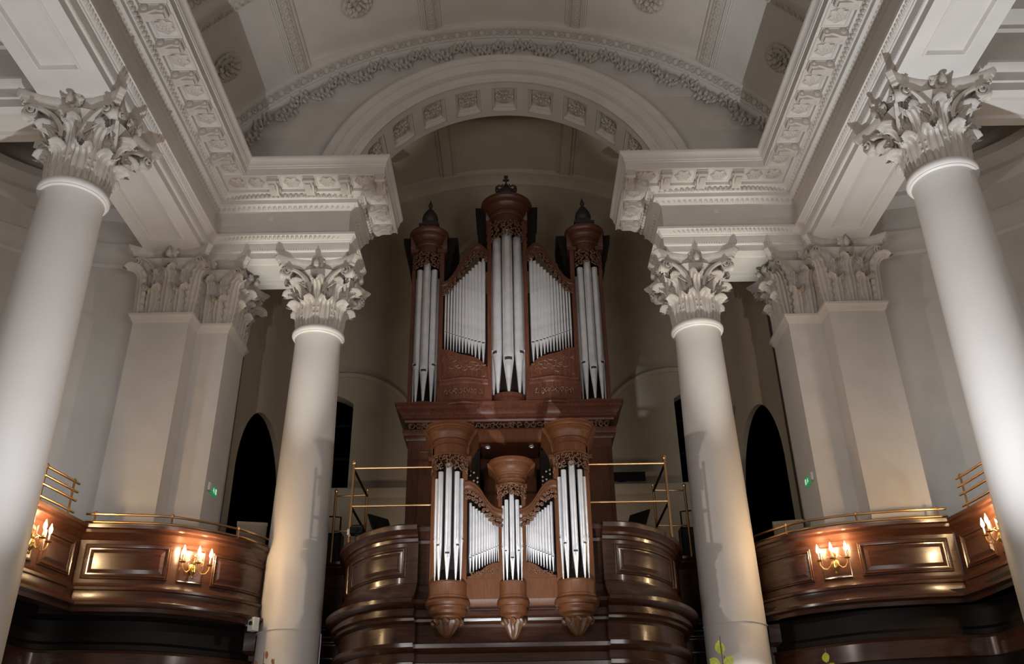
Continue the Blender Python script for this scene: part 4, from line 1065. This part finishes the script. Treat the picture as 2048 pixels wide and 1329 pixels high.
# exit signs
for s in (-1, 1):
    t = thing('exit_sign', 'small green running-man exit sign on the %s pier' % ('left' if s < 0 else 'right'), 'sign', (s * (5.61 if s < 0 else 5.64), 16.0, 6.80))
    EX = SC(-s * .8, .8, .8)
    obj('housing', MB().box(-.0, .06, -.26, -.10, -.08, .10), WHT, t, EX)
    pnl = obj('sign_face', MB().box(0, .05, -.10, .28, -.09, .09), GRN, t, EX)
    fig = MB(); X0, X1 = .051, .054
    SW = mat('sign_white', (.7, .8, .7), .5, emit=(.6, 1, .7), estr=.5) if s < 0 else bpy.data.materials['sign_white']
    obj('pictogram_door', MB().box(X0, X1, .16, .25, -.06, .07), SW, t, EX)
    for a, b, w in (((.03, .045), (.03, .045), .013), ((.04, .03), (.05, -.005), .012), ((.05, -.005), (.02, -.03), .009), ((.02, -.03), (-.01, -.03), .008), ((.05, -.005), (.08, -.03), .009), ((.08, -.03), (.075, -.06), .008), ((.04, .02), (.01, .015), .007), ((.045, .02), (.075, .01), .007)):
        fig.tube([(X0, a[0] - .0, a[1]), (X0, b[0] + .001, b[1] + .001)], w, 6)
    obj('pictogram', fig, SW, t, EX)
# emergency lamp / detector box at the foot of the left curved balcony, cable round the column
t = thing('junction_box', 'small white box with a round lens where the left balcony meets the column', 'box', (-4.40, 15.60, 4.26), None, -.5)
obj('box_body', MB().box(-.07, .07, -.06, .06, -.09, .13), WHT, t); obj('box_lens', MB().tube([(0, -.06, .03), (0, -.085, .03)], .035, 14), SLOT, t)
for x, nm in ((-3.92, 'left'), (3.92, 'right')):
    pts = [(x + .56 * cos(a), 16.2 + .56 * sin(a), 4.20 + .012 * sin(3 * a)) for a in [pi * 1.0 + pi * k / 30 for k in range(31)]]
    if nm == 'left': pts += [(x + .585, 16.1, 4.05), (x + .58, 16.1, 3.2)]
    o = obj('cable', MB().tube(pts, .009, 6), WHT); tag(o, 'thin white cable tied round the %s column below balcony level' % nm, 'cable')

# ------------------------------------------------------------------ wall sconces
def sconce(loc, rz, label, arms=3, power=25):
    t = thing('wall_sconce', label, 'wall lamp', loc, 'brass candle sconces', rz)
    obj('backplate', MB().lathe([(.05, 0), (.06, .01), (.04, .02), (.01, .025)], n=20), BRD, t, T(0, -.01, 0) @ RX(pi / 2))
    obj('body', MB().lathe([(.004, -.20), (.018, -.185), (.022, -.165), (.010, -.15), (.014, -.14), (.045, -.10), (.058, -.06), (.05, -.02), (.02, .0), (.014, .03), (.028, .05), (.03, .07), (.012, .09), (.010, .15), (.022, .17), (.015, .20), (.004, .22)], n=18), BRD, t, T(0, -.09, 0))
    obj('bracket', MB().tube([(0, 0, 0), (0, -.09, 0)], .014, 8), BRD, t)
    for k in range(arms):
        a = [-1.15, 0, 1.15][k]; dx, dy = sin(a), -cos(a); L = .25 if a else .17
        p = [(dx * L * q, -.09 + dy * L * q, z) for q, z in ((.15, .02), (.32, -.06), (.55, -.11), (.8, -.10), (.97, -.04), (1.0, .03))]
        arm = obj('arm', MB().tube(p, .008, 8).tube([(dx * L * q, -.09 + dy * L * q, z) for q, z in ((.2, .06), (.4, .10), (.58, .07), (.55, .02), (.45, .03))], .005, 6), BRD, t)
        ex, ey = dx * L, -.09 + dy * L
        obj('drip_pan', MB().lathe([(.006, .02), (.045, .03), (.052, .04), (.045, .042), (.012, .038), (.014, .06), (.018, .07)], (ex, ey), 16), BRD, arm)
        obj('candle', MB().lathe([(.013, .06), (.013, .16), (.004, .165)], (ex, ey), 12), CAND, arm)
        obj('bulb', MB().lathe([(.005, .16), (.020, .175), (.027, .205), (.023, .24), (.010, .28), (.002, .31)], (ex, ey), 12), BULB, arm)
        l = bpy.data.lights.new('candle_light', 'POINT'); l.energy = power; l.color = (1, .68, .36); l.shadow_soft_size = .03
        lo_ = bpy.data.objects.new('candle_light', l); COL.objects.link(lo_); lo_.parent = arm; lo_.location = (ex, ey + .012, .31)
for P_, f, lab in ((P1, .50, 'brass three-candle sconce on the curved balcony left of the organ'), (P2, .50, 'brass three-candle sconce on the curved balcony right of the organ'),
                   (P3, .715, 'brass candle sconce on the side balcony at the far left edge'), (P4, .295, 'brass candle sconce on the side balcony at the far right edge')):
    q, a = P_.at(P_.len * f, .02); sconce((q.x, q.y, 5.05), a, lab)

# ------------------------------------------------------------------ flowers in the foreground
LF = MB(); rows = []
for i in range(9):
    t = i / 8; w = .5 * sin(pi * min(1, .06 + t * .92)) ** .8
    rows.append([(q * w, .10 * abs(q) * w + .06 * sin(t * 3) , t) for q in (-1, -.66, -.33, 0, .33, .66, 1)])
LF.grid(rows); LF.grid([[(x, y + .01, z) for x, y, z in r] for r in rows])
LFY = LF.mesh('leaf', LEAFM, 60); LFR = LF.mesh('leaf', LEAFB, 60)
def branch(base, tips, leaves, label, me, vase):
    t = thing('flower_arrangement', label, 'plant', base)
    obj('pedestal', MB().lathe([(.16, 0), (.16, .04), (.05, .1), (.05, vase - .25), (.1, vase - .2), (.17, vase - .05), (.14, vase)], n=20), BLK, t)
    for tp in tips:
        obj('stem', MB().tube([(0, 0, vase - .1), (tp[0] * .3, tp[1] * .3, vase + (tp[2] - vase) * .5), tp], [.008, .006, .003], 6), STEM, t)
    for (x, y, z, s, ry, rx) in leaves:
        link('leaf', me, t, T(x, y, z) @ RY(ry) @ RX(rx) @ SC(s * (.75 if me is LFY else .42), s, s))
branch((1.62, 7.0, 0), [(0, 0, 2.66), (.02, .02, 2.52), (-.05, 0, 2.50)],
       [(0, 0, 2.53, .10, -.15, 0), (-.02, 0, 2.45, .095, -1.1, .3), (.02, 0, 2.43, .10, .5, .2), (.0, .02, 2.42, .08, -2.2, .5), (.05, .01, 2.40, .085, .9, .2), (.03, 0, 2.40, .08, 2.6, .3), (.08, 0, 2.38, .08, .2, .6)],
       'yellow-green leafy branch rising in front of the column right of the organ', LFY, 1.6)
branch((2.40, 7.0, 0), [(0, 0, 2.56), (.03, 0, 2.44)],
       [(0, 0, 2.46, .08, -.35, .6), (.01, 0, 2.40, .08, .2, .9), (.02, 0, 2.38, .07, 2.9, .5)],
       'small yellow-green sprig poking up under the right balcony', LFY, 1.6)
branch((-1.82, 7.0, 0), [(0, 0, 2.6), (.08, 0, 2.55), (-.10, 0, 2.5), (.16, 0, 2.5)],
       [(-.04, 0, 2.50, .055, -.4, .8), (.02, 0, 2.55, .06, .1, .5), (.0, 0, 2.49, .05, .7, .9), (.08, 0, 2.50, .055, -.2, .5), (.10, 0, 2.45, .06, .4, .8), (.14, 0, 2.47, .055, -.6, .6), (.05, 0, 2.44, .06, 1.2, .9), (-.08, 0, 2.44, .05, -.9, .7)],
       'arrangement of small russet leaves in front of the left column foot', LFR, 1.6)
branch((-2.22, 7.0, 0), [(.20, 0, 2.46), (.28, 0, 2.44), (.12, 0, 2.42)],
       [(.15, 0, 2.38, .08, -.9, .7), (.20, 0, 2.40, .07, -.3, .9), (.26, 0, 2.41, .08, .3, .5), (.30, 0, 2.38, .07, 1.1, .8), (.36, 0, 2.40, .05, .2, .6)],
       'low green foliage at the bottom edge left of the column foot', LFY, 1.6)
